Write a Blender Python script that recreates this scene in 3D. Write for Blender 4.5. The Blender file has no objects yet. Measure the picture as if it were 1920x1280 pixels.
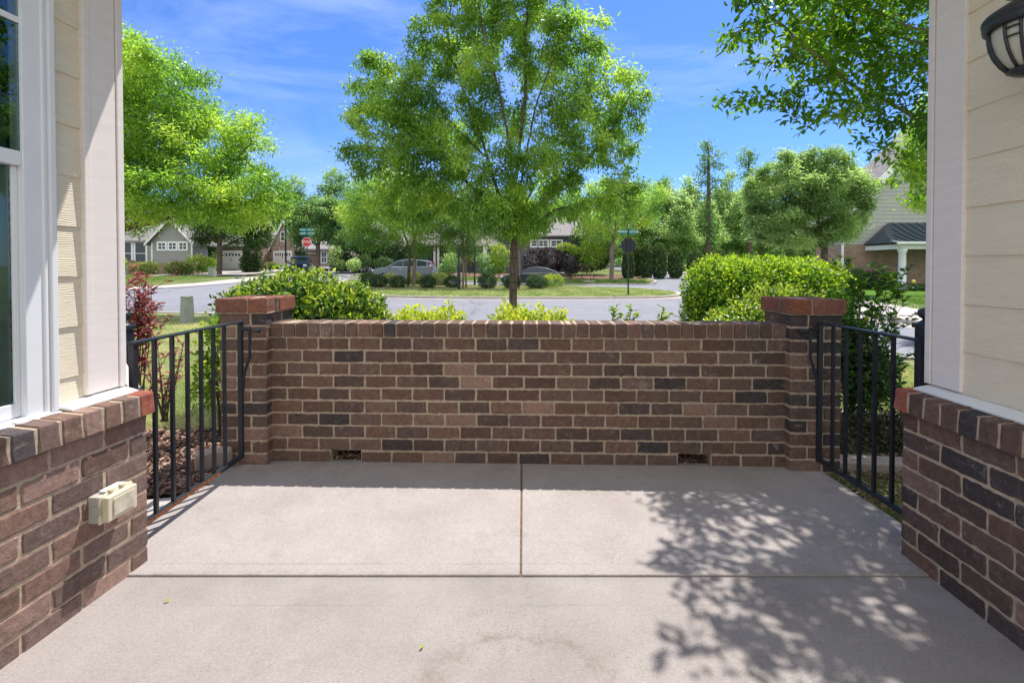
import bpy, bmesh, math, random
import numpy as np
from mathutils import Vector, Matrix

rng = np.random.default_rng(11)
R = random.Random(11)
S = bpy.context.scene
C = S.collection
PI = math.pi

# ------------------------------------------------------------------ camera
F, PU, PV, CZ = 900.0, 960.0, 517.0, 1.25
PITCH = math.radians(0.9)
cd = bpy.data.cameras.new('camera')
cam = bpy.data.objects.new('camera', cd)
C.objects.link(cam)
cam.location = (0, 0, CZ)
cam.rotation_euler = (PI / 2 - PITCH, 0, 0)
cd.sensor_width = 36.0
cd.lens = F / 1920 * 36
cd.shift_y = -(640 - PV) / 1920
cd.clip_start = 0.02
cd.clip_end = 2000
S.camera = cam


def at(u, v, y):
    a, b = (u - PU) / F, (PV - v) / F
    c, s = math.cos(PITCH), math.sin(PITCH)
    dy, dz = b * s + c, b * c - s
    t = y / dy
    return Vector((a * t, y, CZ + dz * t))


def sst(a, b, x):
    t = np.clip((x - a) / (b - a), 0, 1)
    return t * t * (3 - 2 * t)


def H(x, y):
    w = 1 - sst(-9.0, 3.0, np.asarray(x, float))
    yy = np.minimum(np.asarray(y, float), 75)
    return 0.033 * np.maximum(0, yy - 26) * w + 0.05 * np.maximum(0, yy - 38.5) * (1 - w)


def gp(u, d, dz=0.0):
    x = (u - PU) / F * d
    return Vector((x, d, float(H(x, d)) + dz))


# ------------------------------------------------------------------ object helpers
def tag(o, label=None, cat=None, group=None, kind=None):
    if label: o['label'] = label
    if cat: o['category'] = cat
    if group: o['group'] = group
    if kind: o['kind'] = kind
    return o


def thing(name, label, cat, loc=(0, 0, 0), group=None):
    o = bpy.data.objects.new(name, None)
    o.empty_display_size = 0.2
    C.objects.link(o)
    o.location = loc
    return tag(o, label, cat, group)


def link(name, me, parent=None, org=None):
    o = bpy.data.objects.new(name, me)
    C.objects.link(o)
    if parent is not None:
        o.parent = parent
        # a part of a part hangs on a parent that already stands in world space
        o.matrix_parent_inverse = Matrix.Translation(-Vector(parent.location)) if parent.parent is None else Matrix.Identity(4)
    elif org is not None:
        me.transform(Matrix.Translation(-Vector(org)))
        o.location = org
    return o


def dup(root, loc, rotz=0, scale=(1, 1, 1), label=None, group=None):
    r = root.copy(); C.objects.link(r)
    r.location = loc; r.rotation_euler = (0, 0, rotz); r.scale = scale
    if label: r['label'] = label
    if group: r['group'] = group
    for ch in list(root.children):
        c = ch.copy(); C.objects.link(c); c.parent = r
        c.matrix_parent_inverse = ch.matrix_parent_inverse.copy()
        for g in list(ch.children):
            d = g.copy(); C.objects.link(d); d.parent = c
            d.matrix_parent_inverse = g.matrix_parent_inverse.copy()
    return r


class MB:
    def __init__(s):
        s.v, s.f, s.mi, s.col = [], [], [], []
        s.cur = 0
        s.c = None

    def add(s, vs, fs, mi=None):
        n = len(s.v)
        s.v += [tuple(v) for v in vs]
        if s.c is not None:
            s.col += [s.c] * len(vs)
        for f in fs:
            s.f.append([i + n for i in f])
            s.mi.append(s.cur if mi is None else mi)
        return s

    def box(s, x0, x1, y0, y1, z0, z1, M=None):
        vs = [Vector(p) for p in ((x0, y0, z0), (x1, y0, z0), (x1, y1, z0), (x0, y1, z0),
                                  (x0, y0, z1), (x1, y0, z1), (x1, y1, z1), (x0, y1, z1))]
        if M is not None: vs = [M @ v for v in vs]
        return s.add(vs, [(0, 3, 2, 1), (4, 5, 6, 7), (0, 1, 5, 4), (1, 2, 6, 5), (2, 3, 7, 6), (3, 0, 4, 7)])

    def tube(s, pts, rad, n=8, cap=True):
        pts = [Vector(p) for p in pts]
        if not hasattr(rad, '__len__'): rad = [rad] * len(pts)
        vs, fs = [], []
        prev = None
        for i, p in enumerate(pts):
            d = (pts[min(i + 1, len(pts) - 1)] - pts[max(i - 1, 0)]).normalized()
            if prev is None:
                a = Vector((0, 0, 1)) if abs(d.z) < 0.9 else Vector((1, 0, 0))
                x = d.cross(a).normalized()
            else:
                x = (prev - d * prev.dot(d)).normalized()
            prev = x
            y = d.cross(x)
            for k in range(n):
                t = 2 * PI * k / n + PI / n
                vs.append(p + (x * math.cos(t) + y * math.sin(t)) * rad[i])
        for i in range(len(pts) - 1):
            for k in range(n):
                a, b = i * n + k, i * n + (k + 1) % n
                fs.append((a, b, b + n, a + n))
        if cap:
            fs.append(tuple(range(n - 1, -1, -1)))
            m = (len(pts) - 1) * n
            fs.append(tuple(range(m, m + n)))
        return s.add(vs, fs)

    def lathe(s, prof, n=24, M=None):
        vs, fs = [], []
        for r, z in prof:
            for k in range(n):
                t = 2 * PI * k / n
                vs.append(Vector((r * math.cos(t), r * math.sin(t), z)))
        for i in range(len(prof) - 1):
            for k in range(n):
                a, b = i * n + k, i * n + (k + 1) % n
                fs.append((a, b, b + n, a + n))
        fs.append(tuple(range(n - 1, -1, -1)))
        m = (len(prof) - 1) * n
        fs.append(tuple(range(m, m + n)))
        if M is not None: vs = [M @ v for v in vs]
        return s.add(vs, fs)

    def prism(s, poly, a, b, fn):
        """poly of 2-d points, extruded between a and b; fn(p, q, t) -> xyz"""
        n = len(poly)
        vs = [fn(p, q, a) for p, q in poly] + [fn(p, q, b) for p, q in poly]
        fs = [tuple(range(n - 1, -1, -1)), tuple(range(n, 2 * n))]
        for i in range(n):
            j = (i + 1) % n
            fs.append((i, j, j + n, i + n))
        return s.add(vs, fs)

    def build(s, name, mats, parent=None, org=None, smooth=False, bevel=0, seg=2, fix=True):
        me = bpy.data.meshes.new(name)
        me.from_pydata([tuple(v) for v in s.v], [], s.f)
        if not isinstance(mats, (list, tuple)): mats = [mats]
        for m in mats: me.materials.append(m)
        if len(mats) > 1: me.polygons.foreach_set('material_index', s.mi)
        if s.col:
            at_ = me.color_attributes.new('bk', 'FLOAT_COLOR', 'POINT')
            at_.data.foreach_set('color', np.array(s.col, np.float32).ravel())
        if fix:
            bm = bmesh.new(); bm.from_mesh(me)
            bmesh.ops.recalc_face_normals(bm, faces=bm.faces)
            bm.to_mesh(me); bm.free()
        if smooth: me.polygons.foreach_set('use_smooth', [True] * len(me.polygons))
        me.update()
        o = link(name, me, parent, org)
        if bevel:
            md = o.modifiers.new('bevel', 'BEVEL')
            md.width = bevel; md.segments = seg; md.limit_method = 'ANGLE'; md.angle_limit = math.radians(35)
        return o


def np_mesh(name, verts, polys, mats, tint=None, midx=None, smooth=False):
    """polys: list of int arrays (n,k)"""
    me = bpy.data.meshes.new(name)
    me.vertices.add(len(verts))
    me.vertices.foreach_set('co', np.ascontiguousarray(verts, np.float32).ravel())
    tot = sum(p.size for p in polys)
    me.loops.add(tot)
    me.loops.foreach_set('vertex_index', np.concatenate([p.ravel() for p in polys]).astype(np.int32))
    npol = sum(len(p) for p in polys)
    me.polygons.add(npol)
    starts, base = [], 0
    for p in polys:
        k = p.shape[1]
        starts.append(base + np.arange(len(p)) * k)
        base += p.size
    me.polygons.foreach_set('loop_start', np.concatenate(starts).astype(np.int32))
    if smooth: me.polygons.foreach_set('use_smooth', np.ones(npol, bool))
    for m in (mats if isinstance(mats, (list, tuple)) else [mats]): me.materials.append(m)
    if tint is not None:
        a = me.attributes.new('tint', 'FLOAT', 'POINT')
        a.data.foreach_set('value', np.ascontiguousarray(tint, np.float32))
    me.update(calc_edges=True)
    me.validate()
    return me


# ------------------------------------------------------------------ materials
class NT:
    def __init__(s, name):
        s.m = bpy.data.materials.new(name)
        s.m.use_nodes = True
        s.t = s.m.node_tree
        s.t.nodes.clear()
        s.out = s.t.nodes.new('ShaderNodeOutputMaterial')

    def n(s, typ, **kw):
        nd = s.t.nodes.new('ShaderNode' + typ)
        for k, v in kw.items():
            if k.startswith('i_'):
                nd.inputs[k[2:].replace('_', ' ')].default_value = v
            else:
                setattr(nd, k, v)
        return nd

    def l(s, a, b): s.t.links.new(a, b)

    def noise(s, scale, detail=4, rough=0.6, vec=None, stretch=None):
        g = vec
        if g is None:
            g = s.n('NewGeometry').outputs['Position']
        if stretch:
            mp = s.n('Mapping'); mp.inputs['Scale'].default_value = stretch
            s.l(g, mp.inputs['Vector']); g = mp.outputs['Vector']
        nd = s.n('TexNoise'); nd.inputs['Scale'].default_value = scale
        nd.inputs['Detail'].default_value = detail; nd.inputs['Roughness'].default_value = rough
        s.l(g, nd.inputs['Vector'])
        return nd.outputs['Fac']

    def ramp(s, fac, stops, interp='LINEAR'):
        r = s.n('ValToRGB'); cr = r.color_ramp; cr.interpolation = interp
        while len(cr.elements) < len(stops): cr.elements.new(0.5)
        for e, (p, c) in zip(cr.elements, stops):
            e.position = p
            e.color = (*c, 1) if hasattr(c, '__len__') else (c, c, c, 1)
        s.l(fac, r.inputs['Fac'])
        return r.outputs['Color']

    def mix(s, fac, a, b, mode='MIX'):
        m = s.n('MixRGB', blend_type=mode)
        for sock, v in ((m.inputs[0], fac), (m.inputs[1], a), (m.inputs[2], b)):
            if hasattr(v, 'is_output'): s.l(v, sock)
            elif hasattr(v, '__len__'): sock.default_value = (*v[:3], 1)
            else: sock.default_value = v if sock.type == 'VALUE' else (v, v, v, 1)
        return m.outputs[0]

    def bump(s, h, strength=0.3, dist=0.01, prev=None):
        b = s.n('Bump'); b.inputs['Strength'].default_value = strength; b.inputs['Distance'].default_value = dist
        s.l(h, b.inputs['Height'])
        if prev is not None: s.l(prev, b.inputs['Normal'])
        return b.outputs['Normal']

    def pbr(s, col, rough=0.7, spec=0.3, normal=None, metal=0.0, **kw):
        p = s.n('BsdfPrincipled')
        for key, v in (('Base Color', col), ('Roughness', rough), ('Specular IOR Level', spec), ('Metallic', metal)):
            if hasattr(v, 'is_output'): s.l(v, p.inputs[key])
            elif hasattr(v, '__len__'): p.inputs[key].default_value = (*v[:3], 1)
            else: p.inputs[key].default_value = v
        for k, v in kw.items(): p.inputs[k.replace('_', ' ')].default_value = v
        if normal is not None: s.l(normal, p.inputs['Normal'])
        return p.outputs[0]

    def done(s, sh):
        s.l(sh, s.out.inputs['Surface'])
        return s.m


def simple(name, col, rough=0.6, spec=0.3, var=0.12, scale=6, bump=0.0, bscale=60, metal=0.0, stretch=None):
    t = NT(name)
    n = t.noise(scale, 5, 0.6, stretch=stretch)
    lo = tuple(c * (1 - var) for c in col); hi = tuple(min(1, c * (1 + var)) for c in col)
    c = t.ramp(n, [(0.3, lo), (0.7, hi)])
    nm = t.bump(t.noise(bscale, 4, 0.7, stretch=stretch), bump, 0.01) if bump else None
    return t.done(t.pbr(c, rough, spec, nm, metal))


def leafmat(name, stops, trans=0.35, rough=0.45, spec=0.35):
    t = NT(name)
    a = t.n('Attribute', attribute_name='tint')
    c = t.ramp(a.outputs['Fac'], stops)
    p = t.pbr(c, rough, spec)
    tr = t.n('BsdfTranslucent')
    t.l(t.mix(1.0, c, (1.65, 1.75, 0.95), 'MULTIPLY'), tr.inputs['Color'])
    m = t.n('MixShader'); m.inputs[0].default_value = trans
    t.l(p, m.inputs[1]); t.l(tr.outputs[0], m.inputs[2])
    return t.done(m.outputs[0])


def brick_material(name='brick'):
    t = NT(name)
    a = t.n('Attribute', attribute_name='bk')
    mott = t.noise(38, 6, 0.72)
    c = t.mix(1.0, a.outputs['Color'], t.ramp(mott, [(0.25, 0.62), (0.5, 0.98), (0.75, 1.35)]), 'MULTIPLY')
    fl = t.noise(17, 5, 0.75, stretch=(1, 1, 2.2))
    c = t.mix(t.ramp(fl, [(0.57, 0.0), (0.68, 0.42)]), c, (0.36, 0.255, 0.205))
    ef = t.noise(5.5, 7, 0.85)
    c = t.mix(t.ramp(ef, [(0.60, 0.0), (0.70, 0.5)]), c, (0.46, 0.41, 0.37))
    dk = t.noise(2.6, 7, 0.75)
    c = t.mix(t.ramp(dk, [(0.56, 0.0), (0.68, 0.55)]), c, (0.055, 0.045, 0.038))
    run = t.noise(9, 5, 0.7, stretch=(3, 3, .35))
    c = t.mix(t.ramp(run, [(0.60, 0.0), (0.72, 0.3)]), c, (0.30, 0.25, 0.21))
    pits = t.noise(160, 3, 0.7)
    c = t.mix(t.ramp(pits, [(0.33, 0.55), (0.42, 0.0)]), c, (0.05, 0.04, 0.035))
    nm = t.bump(mott, 0.55, 0.006)
    nm = t.bump(pits, 0.5, 0.003, nm)
    return t.done(t.pbr(c, 0.85, 0.2, nm))


def mortar_material():
    t = NT('mortar')
    n = t.noise(45, 6, 0.75)
    c = t.ramp(n, [(0.25, (0.30, 0.225, 0.165)), (0.5, (0.45, 0.355, 0.265)), (0.8, (0.60, 0.50, 0.40))])
    st = t.noise(2.2, 4, 0.6)
    c = t.mix(t.ramp(st, [(0.55, 0.0), (0.75, 0.4)]), c, (0.38, 0.34, 0.29))
    return t.done(t.pbr(c, 0.95, 0.1, t.bump(n, 0.8, 0.005)))


def concrete(name, c0, c1, stain=0.25, crack=False, grime=False):
    t = NT(name)
    n1 = t.noise(3.0, 6, 0.65)
    n2 = t.noise(190, 3, 0.8)
    n3 = t.noise(0.9, 5, 0.6)
    c = t.ramp(n1, [(0.3, c0), (0.7, c1)])
    c = t.mix(1.0, c, t.ramp(n2, [(0.25, 0.66), (0.5, 1.0), (0.75, 1.16)]), 'MULTIPLY')
    c = t.mix(t.ramp(n3, [(0.52, 0.0), (0.7, stain)]), c, tuple(x * 0.6 for x in c0))
    if crack:
        v = t.n('TexVoronoi', feature='DISTANCE_TO_EDGE'); v.inputs['Scale'].default_value = 0.16
        w = t.noise(1.1, 5, 0.7)
        g = t.n('NewGeometry').outputs['Position']
        add = t.n('VectorMath', operation='ADD'); t.l(g, add.inputs[0])
        sc = t.n('VectorMath', operation='SCALE'); sc.inputs['Scale'].default_value = 1.6
        cx = t.n('CombineXYZ'); t.l(w, cx.inputs[0]); t.l(w, cx.inputs[1]); t.l(cx.outputs[0], sc.inputs[0])
        t.l(sc.outputs[0], add.inputs[1]); t.l(add.outputs[0], v.inputs['Vector'])
        c = t.mix(t.ramp(v.outputs['Distance'], [(0.002, 0.75), (0.007, 0.0)]), c, (0.07, 0.07, 0.075))
        n4 = t.noise(0.5, 3, 0.5, stretch=(1, 4, 1))
        c = t.mix(t.ramp(n4, [(0.5, 0.0), (0.75, 0.3)]), c, tuple(x * 0.7 for x in c0))
    if grime:
        n5 = t.noise(2.1, 8, 0.72)
        c = t.mix(t.ramp(n5, [(0.56, 0.0), (0.60, 0.22), (0.66, 0.05), (0.9, 0.12)]), c, (0.20, 0.17, 0.15))
        n6 = t.noise(11, 6, 0.75)
        c = t.mix(t.ramp(n6, [(0.62, 0.0), (0.74, 0.30)]), c, (0.24, 0.20, 0.18))
        n7 = t.noise(55, 4, 0.7)
        c = t.mix(t.ramp(n7, [(0.69, 0.0), (0.74, 0.45)]), c, (0.15, 0.12, 0.10))
        sp = t.n('SeparateXYZ'); t.l(t.n('NewGeometry').outputs['Position'], sp.inputs[0])
        wob = t.n('Math', operation='MULTIPLY_ADD'); wob.inputs[1].default_value = 0.012; t.l(t.noise(6, 4, 0.7), wob.inputs[0]); t.l(sp.outputs['Y'], wob.inputs[2])
        for y0, wdt, k in ((2.010, .0016, .75), (1.77, .0012, .45)):
            d = t.n('Math', operation='SUBTRACT'); d.inputs[1].default_value = y0; t.l(wob.outputs[0], d.inputs[0])
            ab = t.n('Math', operation='ABSOLUTE'); t.l(d.outputs[0], ab.inputs[0])
            br = t.ramp(t.noise(1.7, 3, 0.6), [(0.42, 0.0), (0.55, k)])
            ln = t.ramp(ab.outputs[0], [(0.0, 1.0), (wdt, 0.0)])
            c = t.mix(t.mix(1.0, ln, br, 'MULTIPLY'), c, (0.16, 0.14, 0.12))
        ag = t.noise(75, 5, 0.85)
        c = t.mix(1.0, c, t.ramp(ag, [(0.25, 0.78), (0.5, 1.0), (0.75, 1.17)]), 'MULTIPLY')
        # worn, scaled patch in the porch slab
        mp = t.n('Mapping'); mp.inputs['Location'].default_value = (-0.02 / .27, -1.46 / .15, 0); mp.inputs['Scale'].default_value = (1 / .27, 1 / .15, 0)
        t.l(t.n('NewGeometry').outputs['Position'], mp.inputs['Vector'])
        ln_ = t.n('VectorMath', operation='LENGTH'); t.l(mp.outputs[0], ln_.inputs[0])
        wv = t.n('Math', operation='MULTIPLY_ADD'); wv.inputs[1].default_value = 1.1; t.l(t.noise(9, 7, 0.75), wv.inputs[0]); t.l(ln_.outputs['Value'], wv.inputs[2])
        half = t.n('Math', operation='MULTIPLY'); half.inputs[1].default_value = 0.5
        t.l(wv.outputs[0], half.inputs[0])
        edge = t.ramp(half.outputs[0], [(0.0, 0.10), (0.70, 0.18), (0.76, 0.60), (0.80, 0.25), (0.88, 0.0)])
        c = t.mix(t.mix(1.0, edge, t.ramp(t.noise(14, 5, 0.7), [(0.35, 0.25), (0.6, 1.0)]), 'MULTIPLY'), c, (0.17, 0.135, 0.105))
        # dirt gathered against the wall and in the joint
        for y0, wdt, k in ((3.06, .34, .42), (1.930, .035, .45)):
            d = t.n('Math', operation='SUBTRACT'); d.inputs[1].default_value = y0; t.l(sp.outputs['Y'], d.inputs[0])
            ab = t.n('Math', operation='ABSOLUTE'); t.l(d.outputs[0], ab.inputs[0])
            ln = t.ramp(ab.outputs[0], [(0.0, 1.0), (wdt, 0.0)])
            c = t.mix(t.mix(1.0, ln, t.ramp(t.noise(7, 6, 0.75), [(0.35, 0.0), (0.65, k)]), 'MULTIPLY'), c, (0.20, 0.17, 0.15))
    nm = t.bump(n2, 0.22, 0.004)
    if grime:
        nm = t.bump(t.noise(5, 5, 0.6), 0.25, 0.012, nm)
        nm = t.bump(t.noise(30, 3, 0.6, stretch=(1, 14, 1)), 0.22, 0.003, nm)
    return t.done(t.pbr(c, 0.9, 0.15, nm))


def siding_material(name, col, grain=True):
    t = NT(name)
    n = t.noise(7, 4, 0.6, stretch=(1, 1, 8))
    c = t.ramp(n, [(0.3, tuple(x * 0.92 for x in col)), (0.7, col)])
    nm = None
    if grain:
        w = t.n('TexWave', bands_direction='Z'); w.inputs['Scale'].default_value = 30
        w.inputs['Distortion'].default_value = 5; w.inputs['Detail'].default_value = 2
        w.inputs['Detail Scale'].default_value = 0.9
        mp = t.n('Mapping'); mp.inputs['Scale'].default_value = (0.5, 0.5, 1.4)
        t.l(t.n('NewGeometry').outputs['Position'], mp.inputs['Vector']); t.l(mp.outputs[0], w.inputs['Vector'])
        nm = t.bump(w.outputs['Fac'], 0.35, 0.003)
    return t.done(t.pbr(c, 0.6, 0.25, nm))


def far_siding(name, col, pitch=0.2):
    t = NT(name)
    sep = t.n('SeparateXYZ'); t.l(t.n('NewGeometry').outputs['Position'], sep.inputs[0])
    m = t.n('Math', operation='MODULO'); m.inputs[1].default_value = pitch; t.l(sep.outputs['Z'], m.inputs[0])
    d = t.n('Math', operation='DIVIDE'); d.inputs[1].default_value = pitch; t.l(m.outputs[0], d.inputs[0])
    h = t.ramp(d.outputs[0], [(0.0, 0.0), (0.08, 1.0), (1.0, 0.35)])
    n = t.noise(1.3, 4, 0.6)
    c = t.ramp(n, [(0.3, tuple(x * 0.9 for x in col)), (0.7, col)])
    return t.done(t.pbr(c, 0.65, 0.2, t.bump(h, 0.9, 0.03)))


def far_brick(name, c0, c1, mort):
    t = NT(name)
    b = t.n('TexBrick'); b.inputs['Scale'].default_value = 1.0
    b.inputs['Color1'].default_value = (*c0, 1); b.inputs['Color2'].default_value = (*c1, 1)
    b.inputs['Mortar'].default_value = (*mort, 1); b.inputs['Mortar Size'].default_value = 0.008
    b.inputs['Brick Width'].default_value = 0.21; b.inputs['Row Height'].default_value = 0.08
    sep = t.n('SeparateXYZ'); t.l(t.n('NewGeometry').outputs['Position'], sep.inputs[0])
    ad = t.n('Math', operation='ADD'); t.l(sep.outputs['X'], ad.inputs[0]); t.l(sep.outputs['Y'], ad.inputs[1])
    cx = t.n('CombineXYZ'); t.l(ad.outputs[0], cx.inputs[0]); t.l(sep.outputs['Z'], cx.inputs[1])
    t.l(cx.outputs[0], b.inputs['Vector'])
    n = t.noise(2.5, 5, 0.7)
    c = t.mix(1.0, b.outputs['Color'], t.ramp(n, [(0.3, 0.75), (0.7, 1.25)]), 'MULTIPLY')
    return t.done(t.pbr(c, 0.85, 0.15))


def grass_ground(name, c0, c1, c2):
    t = NT(name)
    n1 = t.noise(0.45, 5, 0.65)
    n2 = t.noise(30, 5, 0.8)
    c = t.ramp(n1, [(0.3, c0), (0.52, c1), (0.7, c2)])
    c = t.mix(1.0, c, t.ramp(n2, [(0.3, 0.5), (0.7, 1.5)]), 'MULTIPLY')
    return t.done(t.pbr(c, 0.9, 0.1, t.bump(n2, 1.0, 0.05)))


def mulch_ground(name, c0, c1):
    t = NT(name)
    v = t.n('TexVoronoi'); v.inputs['Scale'].default_value = 26
    t.l(t.n('NewGeometry').outputs['Position'], v.inputs['Vector'])
    c = t.ramp(v.outputs['Distance'], [(0.1, c1), (0.7, c0)])
    return t.done(t.pbr(c, 0.95, 0.1, t.bump(v.outputs['Distance'], 1.0, 0.04)))


def glass_dark(name, col, rough=0.03):
    t = NT(name)
    g = t.n('BsdfGlossy'); g.inputs['Roughness'].default_value = rough; g.inputs['Color'].default_value = (0.26, 0.33, 0.42, 1)
    d = t.pbr(col, 0.2, 0.5)
    fr = t.n('Fresnel'); fr.inputs['IOR'].default_value = 1.45
    m = t.n('MixShader'); t.l(fr.outputs[0], m.inputs[0]); t.l(d, m.inputs[1]); t.l(g.outputs[0], m.inputs[2])
    return t.done(m.outputs[0])


def glass_clear(name):
    t = NT(name)
    g = t.n('BsdfGlossy'); g.inputs['Roughness'].default_value = 0.0; g.inputs['Color'].default_value = (0.85, 0.93, 1, 1)
    d = t.n('BsdfTransparent'); d.inputs['Color'].default_value = (0.80, 0.88, 0.84, 1)
    fr = t.n('Fresnel'); fr.inputs['IOR'].default_value = 1.35
    m = t.n('MixShader'); t.l(fr.outputs[0], m.inputs[0]); t.l(d.outputs[0], m.inputs[1]); t.l(g.outputs[0], m.inputs[2])
    return t.done(m.outputs[0])


M = {}
M['brick'] = brick_material()
M['mortar'] = mortar_material()
M['patio'] = concrete('patio_concrete', (0.312, 0.275, 0.260), (0.372, 0.336, 0.322), 0.22, grime=True)
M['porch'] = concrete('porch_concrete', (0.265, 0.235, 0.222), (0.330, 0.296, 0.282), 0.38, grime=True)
M['kerb'] = concrete('kerb_concrete', (0.40, 0.355, 0.325), (0.48, 0.435, 0.405), 0.2)
M['walk'] = concrete('walk_concrete', (0.38, 0.345, 0.32), (0.46, 0.42, 0.395), 0.2)
M['road'] = concrete('asphalt', (0.205, 0.205, 0.228), (0.245, 0.245, 0.27), 0.25, crack=True)
M['edging'] = concrete('edging_stone', (0.30, 0.24, 0.21), (0.40, 0.33, 0.29), 0.3)
M['siding'] = siding_material('beige_siding', (0.79, 0.70, 0.55))
M['trim'] = siding_material('cream_trim', (0.83, 0.755, 0.72), False)
M['white'] = simple('white_vinyl', (0.78, 0.79, 0.82), 0.4, 0.4, 0.02)
M['flash'] = simple('white_flashing', (0.80, 0.79, 0.76), 0.45, 0.4, 0.03)
M['iron'] = simple('black_iron', (0.018, 0.022, 0.030), 0.38, 0.5, 0.3, 30, 0.1, 200)
M['rust'] = simple('rusted_iron', (0.20, 0.075, 0.035), 0.8, 0.2, 0.6, 60, 0.4, 250)
M['joint'] = simple('joint_sand', (0.20, 0.13, 0.085), 0.95, 0.1, 0.7, 60, 0.8, 200)
M['bark'] = simple('bark', (0.125, 0.095, 0.075), 0.9, 0.1, 0.45, 14, 0.9, 40, stretch=(1, 1, 0.25))
M['bark_pale'] = simple('pale_bark', (0.24, 0.19, 0.155), 0.9, 0.1, 0.35, 14, 0.6, 40, stretch=(1, 1, 0.3))
M['twig'] = simple('twig', (0.10, 0.075, 0.05), 0.8, 0.15, 0.3, 30)
M['box_plastic'] = simple('yellowed_plastic', (0.66, 0.58, 0.42), 0.3, 0.5, 0.06, 12)
M['grey_plastic'] = simple('grey_plastic', (0.42, 0.40, 0.36), 0.5, 0.3, 0.05)
M['util_green'] = simple('utility_green', (0.27, 0.29, 0.25), 0.6, 0.3, 0.12, 8)
M['util_tan'] = simple('utility_side', (0.42, 0.38, 0.33), 0.6, 0.3, 0.1, 8)
M['roof'] = simple('grey_shingles', (0.235, 0.215, 0.215), 0.9, 0.1, 0.25, 5, 0.5, 12)
M['metal_roof'] = simple('dark_metal_roof', (0.030, 0.045, 0.065), 0.4, 0.5, 0.15)
M['grey_siding'] = far_siding('grey_siding', (0.33, 0.325, 0.31))
M['dark_siding'] = far_siding('charcoal_siding', (0.13, 0.13, 0.15))
M['tan_siding'] = far_siding('tan_siding', (0.42, 0.35, 0.27))
M['sage_siding'] = far_siding('sage_siding', (0.44, 0.45, 0.41), 0.24)
M['fbrick'] = far_brick('red_brick_wall', (0.20, 0.115, 0.09), (0.27, 0.16, 0.125), (0.32, 0.27, 0.23))
M['fbrick2'] = far_brick('brown_brick_wall', (0.26, 0.165, 0.125), (0.33, 0.215, 0.17), (0.36, 0.3, 0.26))
M['fstone'] = far_brick('mixed_brick_wall', (0.15, 0.08, 0.06), (0.48, 0.34, 0.27), (0.4, 0.34, 0.3))
M['pane'] = glass_dark('house_pane', (0.012, 0.028, 0.034))
M['glass'] = glass_clear('window_glass')
M['blind'] = simple('blind_slats', (0.30, 0.34, 0.27), 0.6, 0.2, 0.05)
M['inside'] = simple('dark_room', (0.05, 0.055, 0.05), 0.9, 0.1)
M['door'] = simple('garage_door', (0.66, 0.64, 0.62), 0.5, 0.3, 0.03)
M['lawn'] = grass_ground('lawn', (0.085, 0.130, 0.032), (0.135, 0.175, 0.055), (0.23, 0.22, 0.10))
M['lawn_dry'] = grass_ground('dry_lawn', (0.27, 0.29, 0.13), (0.36, 0.36, 0.19), (0.46, 0.40, 0.26))
M['lawn_green'] = grass_ground('green_lawn', (0.055, 0.13, 0.012), (0.085, 0.18, 0.018), (0.115, 0.20, 0.03))
M['mulch'] = mulch_ground('mulch', (0.24, 0.15, 0.115), (0.10, 0.06, 0.045))
M['chip'] = leafmat('mulch_chip', [(0.0, (0.10, 0.06, 0.045)), (0.5, (0.26, 0.16, 0.12)), (1.0, (0.44, 0.32, 0.26))], 0.0, 0.9, 0.1)
M['grass'] = leafmat('grass_blade', [(0.0, (0.10, 0.20, 0.035)), (0.45, (0.27, 0.36, 0.12)), (0.75, (0.50, 0.50, 0.25)), (1.0, (0.66, 0.58, 0.36))], 0.25, 0.7, 0.15)
M['tire'] = simple('tyre', (0.018, 0.018, 0.02), 0.8, 0.2)
M['rim'] = simple('alloy', (0.35, 0.36, 0.38), 0.3, 0.5, 0.05, metal=0.8)
M['headlamp'] = simple('headlamp', (0.75, 0.78, 0.8), 0.15, 0.6, 0.05)
M['taillamp'] = simple('taillamp', (0.35, 0.012, 0.012), 0.2, 0.6, 0.1)
M['chrome'] = simple('chrome', (0.6, 0.61, 0.63), 0.15, 0.5, 0.02, metal=1.0)
M['red_sign'] = simple('sign_red', (0.50, 0.03, 0.04), 0.5, 0.3, 0.05)
M['sign_white'] = simple('sign_white', (0.82, 0.82, 0.82), 0.5, 0.3, 0.02)
M['sign_green'] = simple('sign_green', (0.01, 0.20, 0.16), 0.5, 0.3, 0.05)
M['sign_back'] = simple('sign_back', (0.02, 0.025, 0.035), 0.5, 0.3, 0.05)
M['red_bin'] = simple('red_plastic', (0.60, 0.02, 0.03), 0.45, 0.4, 0.05)
M['frost'] = simple('frosted_glass', (0.52, 0.51, 0.45), 0.55, 0.4, 0.02)
M['yellow'] = simple('yellow_paint', (0.62, 0.55, 0.06), 0.5, 0.4, 0.1)


def carpaint(name, col):
    t = NT(name)
    p = t.pbr(col, 0.45, 0.4, None, 0.15, Coat_Weight=0.5, Coat_Roughness=0.08)
    return t.done(p)


M['suv_paint'] = carpaint('grey_paint', (0.15, 0.18, 0.24))
M['sedan_paint'] = carpaint('black_paint', (0.018, 0.022, 0.035))
M['blue_paint'] = carpaint('dark_blue_paint', (0.02, 0.05, 0.13))

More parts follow.
